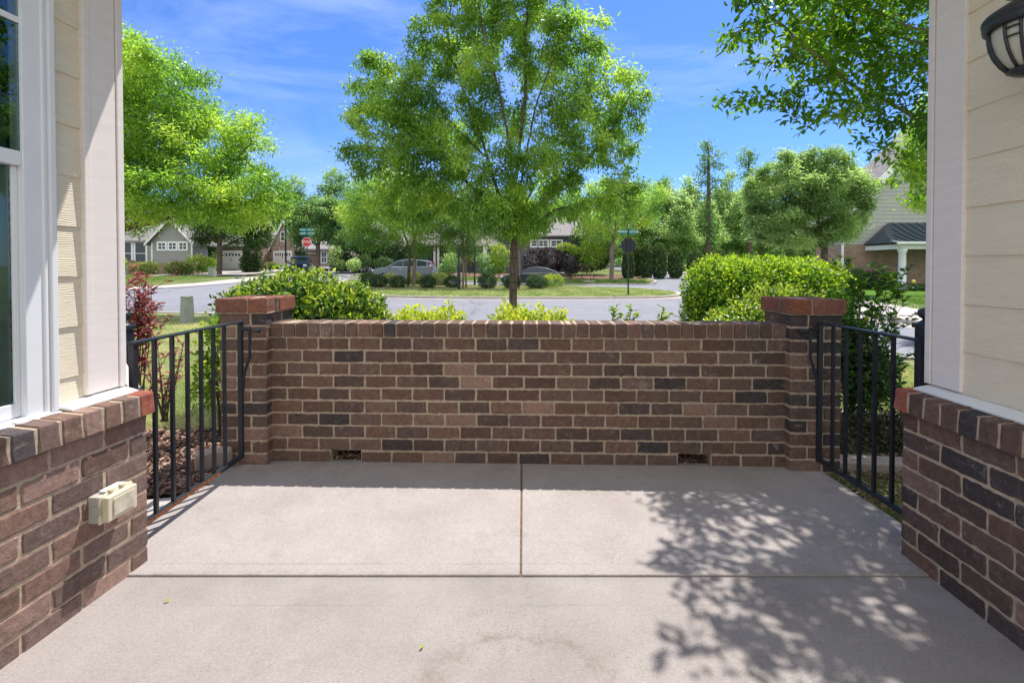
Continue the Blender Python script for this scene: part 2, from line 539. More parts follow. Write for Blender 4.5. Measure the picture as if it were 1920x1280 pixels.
G = lambda a, b, c, d=None: [(0.0, a), (0.45, b), (0.8, c), (1.0, d or c)]
M['leaf_main'] = leafmat('leaf_main', G((0.105, 0.205, 0.045), (0.20, 0.33, 0.068), (0.34, 0.47, 0.10), (0.50, 0.58, 0.14)), 0.60, 0.42, 0.4)
M['leaf_left'] = leafmat('leaf_left', G((0.110, 0.225, 0.035), (0.22, 0.365, 0.058), (0.35, 0.48, 0.088), (0.50, 0.57, 0.11)), 0.58, 0.36, 0.5)
M['leaf_myrtle'] = leafmat('leaf_myrtle', G((0.050, 0.125, 0.014), (0.095, 0.205, 0.018), (0.20, 0.32, 0.03), (0.32, 0.42, 0.04)), 0.62, 0.4)
M['leaf_dark'] = leafmat('leaf_dark', G((0.020, 0.052, 0.016), (0.042, 0.095, 0.026), (0.08, 0.145, 0.04), (0.13, 0.19, 0.05)), 0.22)
M['leaf_silver'] = leafmat('leaf_silver', G((0.085, 0.165, 0.072), (0.160, 0.27, 0.115), (0.28, 0.40, 0.17), (0.40, 0.50, 0.23)), 0.55)
M['leaf_wood'] = leafmat('leaf_wood', G((0.18, 0.27, 0.12), (0.29, 0.39, 0.19), (0.42, 0.51, 0.27), (0.54, 0.60, 0.34)), 0.6)
M['leaf_bush'] = leafmat('leaf_bush', G((0.022, 0.065, 0.014), (0.055, 0.135, 0.022), (0.28, 0.39, 0.03), (0.50, 0.56, 0.06)), 0.32, 0.32, 0.45)
M['leaf_hedge'] = leafmat('leaf_hedge', G((0.032, 0.095, 0.012), (0.085, 0.195, 0.018), (0.32, 0.45, 0.028), (0.52, 0.60, 0.05)), 0.42, 0.42, 0.28)
M['leaf_red'] = leafmat('leaf_red', G((0.12, 0.022, 0.034), (0.26, 0.05, 0.075), (0.42, 0.13, 0.15), (0.48, 0.30, 0.10)), 0.35)
M['leaf_purple'] = leafmat('leaf_purple', G((0.010, 0.005, 0.009), (0.018, 0.009, 0.014), (0.20, 0.06, 0.10), (0.45, 0.14, 0.22)), 0.2)
M['leaf_box'] = leafmat('leaf_box', G((0.018, 0.052, 0.020), (0.042, 0.095, 0.032), (0.085, 0.15, 0.05), (0.18, 0.24, 0.07)), 0.18)
M['leaf_boxlight'] = leafmat('leaf_boxlight', G((0.07, 0.105, 0.028), (0.15, 0.20, 0.045), (0.25, 0.29, 0.07), (0.35, 0.36, 0.10)), 0.25)
M['leaf_lime'] = leafmat('leaf_lime', G((0.07, 0.15, 0.016), (0.16, 0.28, 0.027), (0.33, 0.43, 0.04), (0.50, 0.52, 0.07)), 0.42)
M['leaf_cover'] = leafmat('leaf_cover', G((0.02, 0.022, 0.012), (0.045, 0.05, 0.02), (0.09, 0.10, 0.035), (0.16, 0.11, 0.07)), 0.2)

# ------------------------------------------------------------------ foliage helpers
def unit(a):
    return a / np.maximum(np.linalg.norm(a, axis=-1, keepdims=True), 1e-9)


def leaf_arrays(pos, axis, nrm, L, W, hi):
    axis = unit(axis)
    nrm = unit(nrm - axis * (nrm * axis).sum(1, keepdims=True))
    side = np.cross(axis, nrm)
    n = len(pos)
    L = L[:, None]; W = W[:, None]
    if not hi:
        v = np.empty((n, 4, 3))
        v[:, 0] = pos
        v[:, 1] = pos + axis * L * 0.48 + side * W * 0.5 + nrm * W * 0.18
        v[:, 2] = pos + axis * L - nrm * L * 0.10
        v[:, 3] = pos + axis * L * 0.48 - side * W * 0.5 + nrm * W * 0.18
        b = np.arange(n)[:, None] * 4
        return v.reshape(-1, 3), [b + np.array([0, 1, 2, 3])], 4
    v = np.empty((n, 8, 3))
    c = 0.16
    v[:, 0] = pos
    v[:, 1] = pos + axis * L * .32 + side * W * .46 + nrm * W * c
    v[:, 2] = pos + axis * L * .68 + side * W * .40 + nrm * (W * c - L * .04)
    v[:, 3] = pos + axis * L - nrm * L * .13
    v[:, 4] = pos + axis * L * .68 - side * W * .40 + nrm * (W * c - L * .04)
    v[:, 5] = pos + axis * L * .32 - side * W * .46 + nrm * W * c
    v[:, 6] = pos + axis * L * .32
    v[:, 7] = pos + axis * L * .68 - nrm * L * .04
    b = np.arange(n)[:, None] * 8
    t = np.concatenate([b + np.array(k) for k in ([0, 1, 6], [0, 6, 5], [7, 2, 3], [7, 3, 4])])
    q = np.concatenate([b + np.array(k) for k in ([6, 1, 2, 7], [5, 6, 7, 4])])
    return v.reshape(-1, 3), [t, q], 8


def leaves(name, pos, axis, nrm, L, W, tint, mat, parent, hi=False):
    v, p, k = leaf_arrays(pos, axis, nrm, L, W, hi)
    me = np_mesh(name, v, p, mat, np.repeat(tint, k))
    return link(name, me, parent)


def ell(n, c, r, bias=0.5):
    d = unit(rng.normal(size=(n, 3)))
    rad = rng.random(n) ** (bias / 1.5)
    return np.asarray(c) + d * rad[:, None] * np.asarray(r)


def clump(p, s):
    """smooth pseudo-noise on positions, 0..1"""
    q = p / s
    return 0.5 + 0.25 * (np.sin(q[:, 0] * 2.1 + 1.3 * np.sin(q[:, 2] * 1.7)) + np.sin(q[:, 2] * 2.6 + 1.1 * np.sin(q[:, 1] * 2.3 + q[:, 0])))


def grow(trunk, A, step, kill, iters=220, sag=0.0, jit=0.12, limbs=()):
    P = [np.array(trunk[0], float)]
    par = [-1]
    for i in range(1, len(trunk)):
        a, b = np.array(trunk[i - 1], float), np.array(trunk[i], float)
        k = max(1, int(np.linalg.norm(b - a) / step))
        for j in range(1, k + 1):
            P.append(a + (b - a) * j / k); par.append(len(P) - 2)
    for lb in limbs:
        q = np.array(lb[0], float)
        cur = int(np.linalg.norm(np.array(P) - q, axis=1).argmin())
        for b in lb:
            a, b = P[cur], np.array(b, float)
            k = max(1, int(np.linalg.norm(b - a) / step))
            for j in range(1, k + 1):
                P.append(a + (b - a) * j / k + rng.normal(size=3) * step * .05); par.append(cur); cur = len(P) - 1
    n0 = len(P)
    first = max(0, int(len(trunk) * 2)) if limbs else max(0, int(n0 * 0.35))
    P = list(P)
    nd = np.full(len(A), 1e9); ni = np.zeros(len(A), int)
    for i in range(first, n0):
        d = np.linalg.norm(A - P[i], axis=1)
        m = d < nd; nd[m] = d[m]; ni[m] = i
    for it in range(iters):
        if len(A) == 0: break
        PP = np.array(P)
        kids = np.bincount(np.array(par[1:], int), minlength=len(P))
        ok = kids[ni] < 4
        A, nd, ni = A[ok], nd[ok], ni[ok]
        if len(A) == 0: break
        u, inv = np.unique(ni, return_inverse=True)
        d = unit(A - PP[ni])
        acc = np.zeros((len(u), 3))
        np.add.at(acc, inv, d)
        dirs = unit(acc + rng.normal(size=acc.shape) * 1e-3)
        pi = np.array(par)[u]
        back = np.where((pi >= 0)[:, None], unit(PP[u] - PP[np.maximum(pi, 0)]), np.array([[0, 0, 1.0]]))
        dirs = unit(dirs + 0.35 * back + rng.normal(size=dirs.shape) * jit + np.array([0, 0, -sag]))
        new = PP[u] + dirs * step
        base = len(P)
        P += list(new); par += list(u)
        D = np.linalg.norm(A[:, None, :] - new[None], axis=2) if len(A) * len(new) < 4e6 else None
        if D is None:
            md = np.full(len(A), 1e9); mi = np.zeros(len(A), int)
            for j in range(len(new)):
                dd = np.linalg.norm(A - new[j], axis=1); m = dd < md
                md[m] = dd[m]; mi[m] = j
        else:
            mi = D.argmin(1); md = D[np.arange(len(A)), mi]
        m = md < nd
        nd[m] = md[m]; ni[m] = mi[m] + base
        keep = nd > kill
        A, nd, ni = A[keep], nd[keep], ni[keep]
        if len(P) > 9000: break
    return np.array(P), np.array(par), n0


def radii(P, par, n0, tip, rbase, pw=2.35):
    n = len(P)
    acc = np.zeros(n)
    for i in range(n - 1, 0, -1):
        if acc[i] == 0: acc[i] = tip ** pw
        acc[par[i]] += acc[i]
    if acc[0] == 0: acc[0] = tip ** pw
    r = acc ** (1 / pw)
    e = max(0.3, math.log(rbase / tip) / math.log(max(r[0] / tip, 1.01)))
    return tip * (r / tip) ** e


def branches(name, P, par, r, mat, parent, rmin=0.0, n=6):
    idx = np.arange(1, len(P))
    idx = idx[r[idx] >= rmin]
    a, b = P[par[idx]], P[idx]
    rb = r[idx]; ra = np.minimum(r[par[idx]], rb * 1.35)
    d = unit(b - a)
    ref = np.where(np.abs(d[:, 2:3]) < 0.95, np.array([[0, 0, 1.0]]), np.array([[1.0, 0, 0]]))
    ref = np.where(rb[:, None] > 0.03, np.array([[1.0, 0.02, 0]]), ref)
    x = unit(np.cross(d, ref)); y = np.cross(d, x)
    b = b + d * rb[:, None] * 0.3
    V = np.empty((len(idx), 2 * n, 3))
    for k in range(n):
        t = 2 * PI * k / n
        o = x * math.cos(t) + y * math.sin(t)
        V[:, k] = a + o * ra[:, None]
        V[:, n + k] = b + o * rb[:, None]
    base = np.arange(len(idx))[:, None] * 2 * n
    polys = [base + np.array([k, (k + 1) % n, n + (k + 1) % n, n + k]) for k in range(n)]
    me = np_mesh(name, V.reshape(-1, 3), [np.concatenate(polys)], mat, smooth=True)
    return link(name, me, parent)


def tree(name, label, trunk, lobes, mat, leafL, leafW, nleaf, step=0.22, kill=0.3, natt=900, tip=0.006, rbase=0.1,
         bark='bark', hi=False, spread=0.13, droop=0.35, cl=0.8, tmid=0.42, group=None, cat='tree', sag=0.0, twigmin=0.0,
         flat=0.0, jit=0.12, bias=0.5, limbs=(), tsd=.15):
    t = thing(name, label, cat, Vector(trunk[0]), group)
    vol = np.array([abs(np.prod(r)) for _, r in lobes]) ** 0.8
    A = np.concatenate([ell(max(6, int(natt * w)), c, r, bias) for (c, r), w in zip(lobes, vol / vol.sum())])
    P, par, n0 = grow([tuple(p) for p in trunk], A, step, kill, sag=sag, jit=jit, limbs=[[tuple(p) for p in lb] for lb in limbs])
    r = radii(P, par, n0, tip, rbase)
    branches('trunk', P, par, r, M[bark], t, twigmin, 7)
    cnt = np.zeros(len(P), int)
    for i in range(n0, len(P)): cnt[par[i]] += 1
    cand = np.where((np.arange(len(P)) >= n0) & (r < tip * 2.6))[0]
    w = np.where(cnt[cand] == 0, 2.2, 1.0)
    pick = rng.choice(cand, nleaf, p=w / w.sum())
    d = unit(P[pick] - P[par[pick]])
    f = rng.random(nleaf)[:, None] * 1.15
    pos = P[par[pick]] + (P[pick] - P[par[pick]]) * f + rng.normal(size=(nleaf, 3)) * spread * np.array([1, 1, 0.8])
    axis = d * 0.6 + rng.normal(size=(nleaf, 3)) * np.array([0.75, 0.75, 0.75 * (1 - flat)]) + np.array([0, 0, -droop])
    nrm = rng.normal(size=(nleaf, 3)) * 0.55 + np.array([0, 0, 1.0])
    L = leafL * rng.uniform(0.65, 1.25, nleaf); Wd = leafW * rng.uniform(0.7, 1.2, nleaf)
    tint = np.clip(tmid + (clump(pos, cl) - 0.5) * 0.85 + rng.normal(size=nleaf) * tsd, 0, 1)
    leaves('crown', pos, axis, nrm, L, Wd, tint, mat, t, hi)
    return t


def shrub(name, label, base, lobes, n, mat, L, W, hi=False, tipfrac=0.3, tipup=0.2, group=None, stems=7, cat='shrub',
          up=0.35, shell=0.35, tlow=0.25, wob=0.10, stemmat='twig', spr=None):
    """dense shrub: leaves through the outer part of its lobes; new growth (pale) on the upper outer shoots"""
    t = thing(name, label, cat, Vector(base), group)
    pos, out, rel = [], [], []
    vol = np.array([(r[0] * r[1] * r[2]) ** (2 / 3) for _, r in lobes])
    for (c, r), w in zip(lobes, vol / vol.sum()):
        k = int(n * w)
        d = unit(rng.normal(size=(k, 3)))
        bumpy = 1 + wob * (np.sin(d[:, 0] * 7 + c[0] * 3) * np.sin(d[:, 2] * 8 + c[1]) + np.sin(d[:, 1] * 11 + d[:, 2] * 5))
        rad = (1 - shell * rng.random(k) ** 1.6) * bumpy + rng.normal(size=k) * 0.025
        p = np.asarray(c) + d * rad[:, None] * np.asarray(r)
        pos.append(p); out.append(d); rel.append(rad / bumpy)
    pos, out, rel = np.concatenate(pos), np.concatenate(out), np.concatenate(rel)
    keep = pos[:, 2] > base[2] + 0.01
    for (c, r) in lobes:                       # drop leaves buried inside another lobe
        q = ((pos - np.asarray(c)) / np.asarray(r))
        keep &= (q * q).sum(1) > 0.16
    pos, out, rel = pos[keep], out[keep], rel[keep]
    k = len(pos)
    axis = out * 0.7 + rng.normal(size=(k, 3)) * 0.6 + np.array([0, 0, up])
    nrm = out + rng.normal(size=(k, 3)) * 0.5 + np.array([0, 0, 0.5])
    young = (rel > 0.80) & (out[:, 2] > 0.16 + rng.normal(size=k) * 0.35) & (rng.random(k) < tipfrac * 2.2)
    tint = np.clip(tlow + rng.normal(size=k) * 0.16 + young * (0.45 + rng.random(k) * 0.25), 0, 1)
    LL = L * rng.uniform(0.6, 1.2, k); WW = W * rng.uniform(0.7, 1.2, k)
    if spr:                                    # upright shoots past the outline
        for _ in range(spr[0]):
            i = rng.integers(k)
            if out[i, 2] < 0.15: continue
            h = spr[1] * rng.uniform(0.4, 1.0)
            m = spr[2]
            dv = unit((out[i] * 0.6 + np.array([0, 0, 1.0]) + rng.normal(size=3) * 0.2)[None])[0]
            s = np.linspace(0, 1, m)[:, None] * h
            pos = np.concatenate([pos, pos[i] + dv * s])
            an = np.arange(m) * 2.4 + rng.random() * 6
            ax = np.stack([np.cos(an), np.sin(an), np.full(m, 0.7)], 1)
            axis = np.concatenate([axis, ax])
            nrm = np.concatenate([nrm, np.stack([-np.cos(an) * .5, -np.sin(an) * .5, np.ones(m)], 1)])
            tint = np.concatenate([tint, np.clip(0.72 + rng.normal(size=m) * 0.13, 0, 1)])
            LL = np.concatenate([LL, L * rng.uniform(0.55, 1.0, m)]); WW = np.concatenate([WW, W * rng.uniform(0.6, 1.0, m)])
    leaves('foliage', pos, axis, nrm, LL, WW, tint, mat, t, hi)
    if stems:
        mb = MB()
        for i in range(stems):
            c, r = lobes[i % len(lobes)]
            e = Vector(c) + Vector((R.uniform(-.6, .6) * r[0], R.uniform(-.6, .6) * r[1], R.uniform(-.1, .6) * r[2]))
            b = Vector((c[0] * .35 + base[0] * .65 + R.uniform(-.06, .06), c[1] * .35 + base[1] * .65 + R.uniform(-.06, .06), base[2] - 0.02))
            mid = (b + e) / 2 + Vector((R.uniform(-.05, .05), R.uniform(-.05, .05), 0.03))
            mb.tube([b, mid, e], [0.012, 0.008, 0.004], 5)
        mb.build('stem', M[stemmat], t, smooth=True, fix=False)
    return t


def stem_plant(name, label, base, stems, mat, L, W, per, cat='shrub', hi=True, droop=0.1, tmid=0.4, start=0.25, bark='twig', group=None, twigs=0):
    """open plant: stems is a list of polylines (world); leaves sit along them"""
    t = thing(name, label, cat, Vector(base), group)
    mb = MB(); pos, axis = [], []
    for st in stems:
        st = [Vector(p) for p in st]
        lines = [(st, 0.006)]
        seg = [(st[i + 1] - st[i]).length for i in range(len(st) - 1)]
        tot = sum(seg)

        def pt(line, f):
            sg = [(line[i + 1] - line[i]).length for i in range(len(line) - 1)]
            s = f * sum(sg)
            for i, q in enumerate(sg):
                if s <= q or i == len(sg) - 1: return line[i].lerp(line[i + 1], min(1, s / max(q, 1e-6))), (line[i + 1] - line[i]).normalized()
                s -= q
        for _ in range(twigs):
            p, d = pt(st, R.uniform(0.3, 0.95))
            e = p + (d * 0.5 + Vector((R.uniform(-1, 1), R.uniform(-1, 1), R.uniform(0, .8)))).normalized() * tot * R.uniform(.15, .35)
            lines.append(([p, e], 0.003))
        for line, r0 in lines:
            mb.tube(line, [r0 * (1 - 0.6 * i / max(1, len(line) - 1)) for i in range(len(line))], 5)
            ln = sum((line[i + 1] - line[i]).length for i in range(len(line) - 1))
            for k in range(max(3, int(per * ln))):
                f = R.uniform(start if r0 > .004 else 0.1, 1.0)
                p, d = pt(line, f)
                an = R.uniform(0, 2 * PI)
                a = d * 0.5 + Vector((math.cos(an), math.sin(an), R.uniform(-.2, .5) - droop))
                pos.append(p + Vector((R.gauss(0, .01), R.gauss(0, .01), R.gauss(0, .01)))); axis.append(a)
    pos, axis = np.array(pos), np.array(axis)
    k = len(pos)
    nrm = rng.normal(size=(k, 3)) * .4 + np.array([0, 0, 1.0])
    tint = np.clip(tmid + rng.normal(size=k) * .22, 0, 1)
    leaves('foliage', pos, axis, nrm, L * rng.uniform(.6, 1.2, k), W * rng.uniform(.7, 1.2, k), tint, mat, t, hi)
    mb.build('stem', M[bark], t, smooth=True, fix=False)
    return t


# ------------------------------------------------------------------ ground
def smooth_poly(pts, it=2):
    for _ in range(it):
        q = []
        for i in range(len(pts)):
            a, b = pts[i], pts[(i + 1) % len(pts)]
            q += [(a[0] * .75 + b[0] * .25, a[1] * .75 + b[1] * .25), (a[0] * .25 + b[0] * .75, a[1] * .25 + b[1] * .75)]
        pts = q
    return pts


def sheet(name, poly, off, mat, cell=2.0, skirt=0.0, lump=0.0, kind='structure'):
    bm = bmesh.new()
    bm.faces.new([bm.verts.new((x, y, 0)) for x, y in poly])
    xs = [p[0] for p in poly]; ys = [p[1] for p in poly]
    for ax, lo, hi_ in ((0, min(xs), max(xs)), (1, min(ys), max(ys))):
        k = math.ceil(lo / cell)
        while k * cell < hi_:
            co = (k * cell, 0, 0) if ax == 0 else (0, k * cell, 0)
            no = (1, 0, 0) if ax == 0 else (0, 1, 0)
            bmesh.ops.bisect_plane(bm, geom=bm.verts[:] + bm.edges[:] + bm.faces[:], plane_co=co, plane_no=no)
            k += 1
    bmesh.ops.recalc_face_normals(bm, faces=bm.faces)
    for f in bm.faces:
        if f.normal.z < 0: f.normal_flip()
    if skirt:
        be = [e for e in bm.edges if e.is_boundary]
        r = bmesh.ops.extrude_edge_only(bm, edges=be)
        low = {v for v in r['geom'] if isinstance(v, bmesh.types.BMVert)}
    else:
        low = set()
    for v in bm.verts:
        x, y = v.co.x, v.co.y
        v.co.z = float(H(x, y)) + off - (skirt if v in low else 0)
        if lump and v not in low: v.co.z += lump * math.sin(x * 1.7 + y * .6) * math.sin(y * 1.3)
    me = bpy.data.meshes.new(name)
    bm.to_mesh(me); bm.free()
    me.materials.append(mat)
    o = link(name, me)
    return tag(o, kind=kind)


def band(name, line, w0, w1, off, mat, closed=False, thick=0.0):
    """strip along a polyline between offsets w0, w1 (to the left of travel)"""
    n = len(line); rows = []
    for i in range(n):
        a = Vector(line[i - 1]) if (i > 0 or closed) else Vector(line[0])
        b = Vector(line[(i + 1) % n]) if (i < n - 1 or closed) else Vector(line[-1])
        d = (b - a).normalized(); nr = Vector((-d.y, d.x))
        p = Vector(line[i])
        rows.append((p + nr * w0, p + nr * w1))
    mb = MB(); vs = []
    for p, q in rows:
        vs += [(p.x, p.y, float(H(p.x, p.y)) + off), (q.x, q.y, float(H(q.x, q.y)) + off)]
    if thick:
        vs += [(x, y, z - thick) for x, y, z in vs]
    m = len(rows) * 2
    fs = []
    for i in range(n if closed else n - 1):
        a, b = 2 * i, 2 * ((i + 1) % n)
        fs.append((a, b, b + 1, a + 1))
        if thick:
            fs += [(a, a + m, b + m, b), (a + 1, b + 1, b + 1 + m, a + 1 + m)]
    mb.add(vs, fs)
    o = mb.build(name, mat)
    return tag(o, kind='structure')


sheet('ground', [(-220, -20), (220, -20), (220, 320), (-220, 320)], -0.16, M['lawn'], 10)
sheet('road', [(-70, -9), (40, -9), (40, 78), (-70, 78)], -0.10, M['road'], 3)

near = [(-69, 29), (-30, 19.5), (-18, 15.8), (-11, 14.0), (-5, 12.6), (-1, 11.3), (3, 9.6), (5.2, 7.6), (6.6, 5), (7.6, 1), (7.8, -8)]
isl = smooth_poly([(-6.8, 22.2), (-2, 20.9), (4, 20.8), (7.4, 21.6), (8.8, 24.8), (8.6, 28.5), (6.8, 31.8), (2, 33.2), (-5, 33.4), (-9.5, 35), (-13.2, 38.6), (-12.2, 34), (-9.8, 28), (-8.3, 24)], 2)
leftl = [(-90, 24), (-34, 26.6), (-26.5, 28.2), (-23.4, 30.6), (-22.4, 34), (-22.9, 42), (-25, 52), (-30, 60), (-60, 76), (-90, 76)]
backl = [(-15, 47), (-14.4, 42.2), (-12.4, 39.9), (-9, 38.8), (0, 38.6), (8, 38.5), (11.2, 38.8), (12.6, 42), (13.2, 77), (-18, 77)]
rightl = [(11.6, -8), (10.8, 3), (9.6, 9), (9.6, 12), (10.8, 16), (13.2, 24), (15.4, 32), (17, 42), (17.5, 77), (39, 77), (39, -8)]
lawns = (('lawn', near + [(-69, -8)], -0.03, 'lawn_dry', 1.0), ('island_lawn', isl, 0.0, 'lawn', 1.0), ('far_lawn', leftl, -0.07, 'lawn', 2.0),
         ('back_lawn', backl, 0.0, 'lawn', 2.0), ('side_lawn', rightl, 0.0, 'lawn_green', 2.0))
for nm, poly, off, mt, cell in lawns:
    sheet(nm, poly, off, M[mt], cell, 0.12)


def resamp(line, d=0.8):
    out = [line[0]]
    for a, b in zip(line, line[1:]):
        L = math.hypot(b[0] - a[0], b[1] - a[1]); k = max(1, int(L / d))
        out += [(a[0] + (b[0] - a[0]) * j / k, a[1] + (b[1] - a[1]) * j / k) for j in range(1, k + 1)]
    return out


def chaikin(line, it=2):
    for _ in range(it):
        q = [line[0]]
        for a, b in zip(line, line[1:]):
            q += [(a[0] * .75 + b[0] * .25, a[1] * .75 + b[1] * .25), (a[0] * .25 + b[0] * .75, a[1] * .25 + b[1] * .75)]
        line = q + [line[-1]]
    return line


kn = resamp(near); kl = resamp(leftl[1:9]); kb = resamp(backl[:9]); kr = resamp(rightl[:9])
band('kerb', kn, -0.10, 0.06, 0.004, M['kerb'], thick=0.11)
band('gutter', kn, 0.06, 0.5, -0.094, M['kerb'])
band('kerb', isl, -0.06, 0.14, 0.012, M['kerb'], True, thick=0.12)
band('gutter', isl, -0.50, -0.06, -0.094, M['kerb'], True)
band('kerb', kl, -0.16, 0.06, -0.060, M['kerb'], thick=0.05)
band('gutter', kl, 0.06, 0.9, -0.094, M['kerb'])
band('sidewalk', kl, -2.6, -0.16, -0.064, M['walk'])
band('kerb', kb, -0.16, 0.06, 0.012, M['kerb'], thick=0.12)
band('gutter', kb, 0.06, 0.5, -0.094, M['kerb'])
band('kerb', kr, -0.16, 0.06, 0.012, M['kerb'], thick=0.12)
band('gutter', kr, 0.06, 0.6, -0.094, M['kerb'])
band('sidewalk', kr, -2.9, -0.16, 0.008, M['walk'])
sheet('mulch_bed', smooth_poly([(-8.4, 27.3), (-4, 27.0), (3.6, 27.2), (4.6, 29.5), (3, 32), (-5, 32.4), (-9.6, 33.2), (-9.6, 29.5)], 2), 0.006, M['mulch'], 1.0)
sheet('mulch_bed', smooth_poly([(6.5, 43.2), (13, 43.4), (13, 50), (6, 50), (4, 46)], 2), 0.006, M['mulch'], 2.0)
sheet('mulch_bed', smooth_poly([(-13, 44.5), (3, 44), (4, 52), (-13, 52)], 2), 0.006, M['mulch'], 2.0)
sheet('driveway', [(-33.9, 43), (-24.6, 44), (-25.6, 50), (-31.2, 55.6), (-34.6, 55.8)], 0.014, M['walk'], 2.0)
sheet('driveway', [(-27, 50.5), (-25.3, 53.3), (-27.3, 59.2), (-29.8, 59.4)], 0.016, M['walk'], 2.0)

# patio and porch slabs
def slab(name, poly, top, mat, bev=0.012):
    mb = MB()
    mb.prism(poly, top - 0.12, top, lambda p, q, t: (p, q, t))
    o = mb.build(name, mat, bevel=bev, seg=3)
    return tag(o, kind='structure')


YJ = 1.930
slab('patio', [(-1.775, YJ + .0015), (0.0315, YJ + .0015), (0.060, 3.2), (-1.775, 3.2)], 0.006, M['patio'], .005)
slab('patio', [(0.0390, YJ + .0015), (1.905, YJ + .0015), (1.905, 3.2), (0.071, 3.2)], 0.006, M['patio'], .005)
slab('porch_floor', [(-1.9, -2.6), (2.2, -2.6), (2.2, YJ - .0025), (-1.9, YJ - .0025)], 0.0, M['porch'], 0.003)
slab('walkway', [(-3.2, 2.03), (-1.80, 2.03), (-1.80, 2.64), (-1.98, 2.60), (-2.3, 2.40), (-3.2, 2.34)], -0.006, M['walk'])
mb = MB(); mb.box(-1.9, 1.9, YJ - .02, YJ + .02, -0.08, -0.004); mb.box(0.02, 0.08, YJ, 3.2, -0.08, -0.001)
tag(mb.build('joint_fill', M['joint']), kind='structure')
# mulch beside the gates
sheet('mulch_bed', [(-3.4, 2.36), (-2.3, 2.42), (-1.98, 2.62), (-1.79, 2.66), (-1.79, 3.1), (-1.45, 3.3), (-1.45, 3.75), (-3.4, 3.6)], 0.0, M['mulch'], 0.25, lump=0.012)
sheet('mulch_bed', [(-1.46, 3.25), (1.9, 3.15), (2.0, 4.6), (-1.46, 4.6)], 0.045, M['mulch'], 0.5)
sheet('soil_strip', [(1.86, 1.98), (1.86, 2.62), (1.86, 2.9), (2.1, 3.2), (2.9, 3.2), (2.9, 1.98)], -0.014, M['mulch'], 0.25, lump=0.01)

# ------------------------------------------------------------------ bricks
BR = [(0.156, 0.094, 0.071), (0.138, 0.083, 0.064), (0.176, 0.106, 0.078), (0.118, 0.078, 0.065), (0.166, 0.108, 0.084), (0.148, 0.098, 0.079)]
DARKB = [(0.074, 0.060, 0.057), (0.062, 0.052, 0.051), (0.088, 0.066, 0.060)]
PINKB = [(0.27, 0.170, 0.130), (0.235, 0.150, 0.118)]
REDB = [(0.235, 0.085, 0.055), (0.215, 0.092, 0.068)]


def pickcol(dark=0.10, pink=0.11, shift=(1, 1, 1)):
    r = R.random()
    c = R.choice(DARKB) if r < dark else R.choice(PINKB) if r < dark + pink else R.choice(BR)
    k = R.uniform(0.85, 1.18)
    return tuple(c[i] * k * shift[i] for i in range(3)) + (1,)


def brick(mb, o, ud, wd, nd, L, h, D, col, nu=11, nv=4, rough=0.0017):
    """one brick: o = centre of its front face, ud/wd/nd along/up/outward"""
    mb.c = col
    g = {}
    vs = []
    for j in range(nv + 1):
        for i in range(nu + 1):
            a = (0, .005 / L, 1 - .005 / L, 1)[(0, 1, nu - 1, nu).index(i)] - .5 if i in (0, 1, nu - 1, nu) else i / nu - .5
            b = (0, .005 / h, 1 - .005 / h, 1)[(0, 1, nv - 1, nv).index(j)] - .5 if j in (0, 1, nv - 1, nv) else j / nv - .5
            ed = i in (0, nu) or j in (0, nv)
            cr = (i in (0, nu)) and (j in (0, nv))
            u = a * L + (R.gauss(0, rough) if i in (0, nu) else 0)
            w = b * h + (R.gauss(0, rough * .9) if j in (0, nv) else 0)
            if cr: u *= 1 - .004 / L * 1.6; w *= 1 - .004 / h * 1.2
            n = R.gauss(0, .00022) - (.0030 if ed else 0) - (.002 if cr else 0)
            g[i, j] = len(vs)
            vs.append(o + ud * u + wd * w + nd * n)
    fs = [(g[i, j], g[i + 1, j], g[i + 1, j + 1], g[i, j + 1]) for i in range(nu) for j in range(nv)]
    ring = [g[i, 0] for i in range(nu + 1)] + [g[nu, j] for j in range(1, nv + 1)] + [g[i, nv] for i in range(nu - 1, -1, -1)] + [g[0, j] for j in range(nv - 1, 0, -1)]
    bk = []
    for r_ in ring:
        bk.append(len(vs)); vs.append(vs[r_] - nd * D)
    m = len(ring)
    fs += [(ring[i], bk[i], bk[(i + 1) % m], ring[(i + 1) % m]) for i in range(m)]
    fs.append(tuple(bk))
    mb.add(vs, fs, 0)


def course(mb, o, ud, nd, total, z, Lb, first, h, D, colf, joint=0.0105, skip=None, last=True):
    """a course of stretchers; first = length of first brick (incl joint)"""
    s, k = 0.0, 0
    wd = Vector((0, 0, 1))
    ln = first
    while s < total - 0.015:
        e = min(s + ln, total)
        if total - e < 0.05 and last: e = total
        jt = joint * R.uniform(0.85, 1.2) / 2
        sa = s if s == 0 else s + jt
        sb = e if e >= total - 1e-6 else e - jt
        L = sb - sa
        c = o + ud * ((sa + sb) / 2) + wd * (z + R.gauss(0, .0008)) + nd * max(-.0012, R.gauss(0.0003, .0011))
        if not (skip and skip(s, e)):
            brick(mb, c, ud, wd, nd, L, h, D, colf(s, e))
        s = e; ln = Lb; k += 1


CH = 0.081; BH = 0.0695; BL = 0.2032

# ---- patio wall (slightly skew to the camera)
WL, WR = Vector((-1.556, 3.085, 0)), Vector((1.712, 2.992, 0))
ud = (WR - WL).normalized(); nd = Vector((ud.y, -ud.x, 0)); WT = (WR - WL).length
wall = thing('garden_wall', 'low brown brick patio wall with square end piers and drain gaps', 'wall', (WL + WR) / 2)
mb = MB()
zv = Vector((0, 0, 1))
DW = 0.19


def wallbrick(s, e): return pickcol(0.09, 0.10)


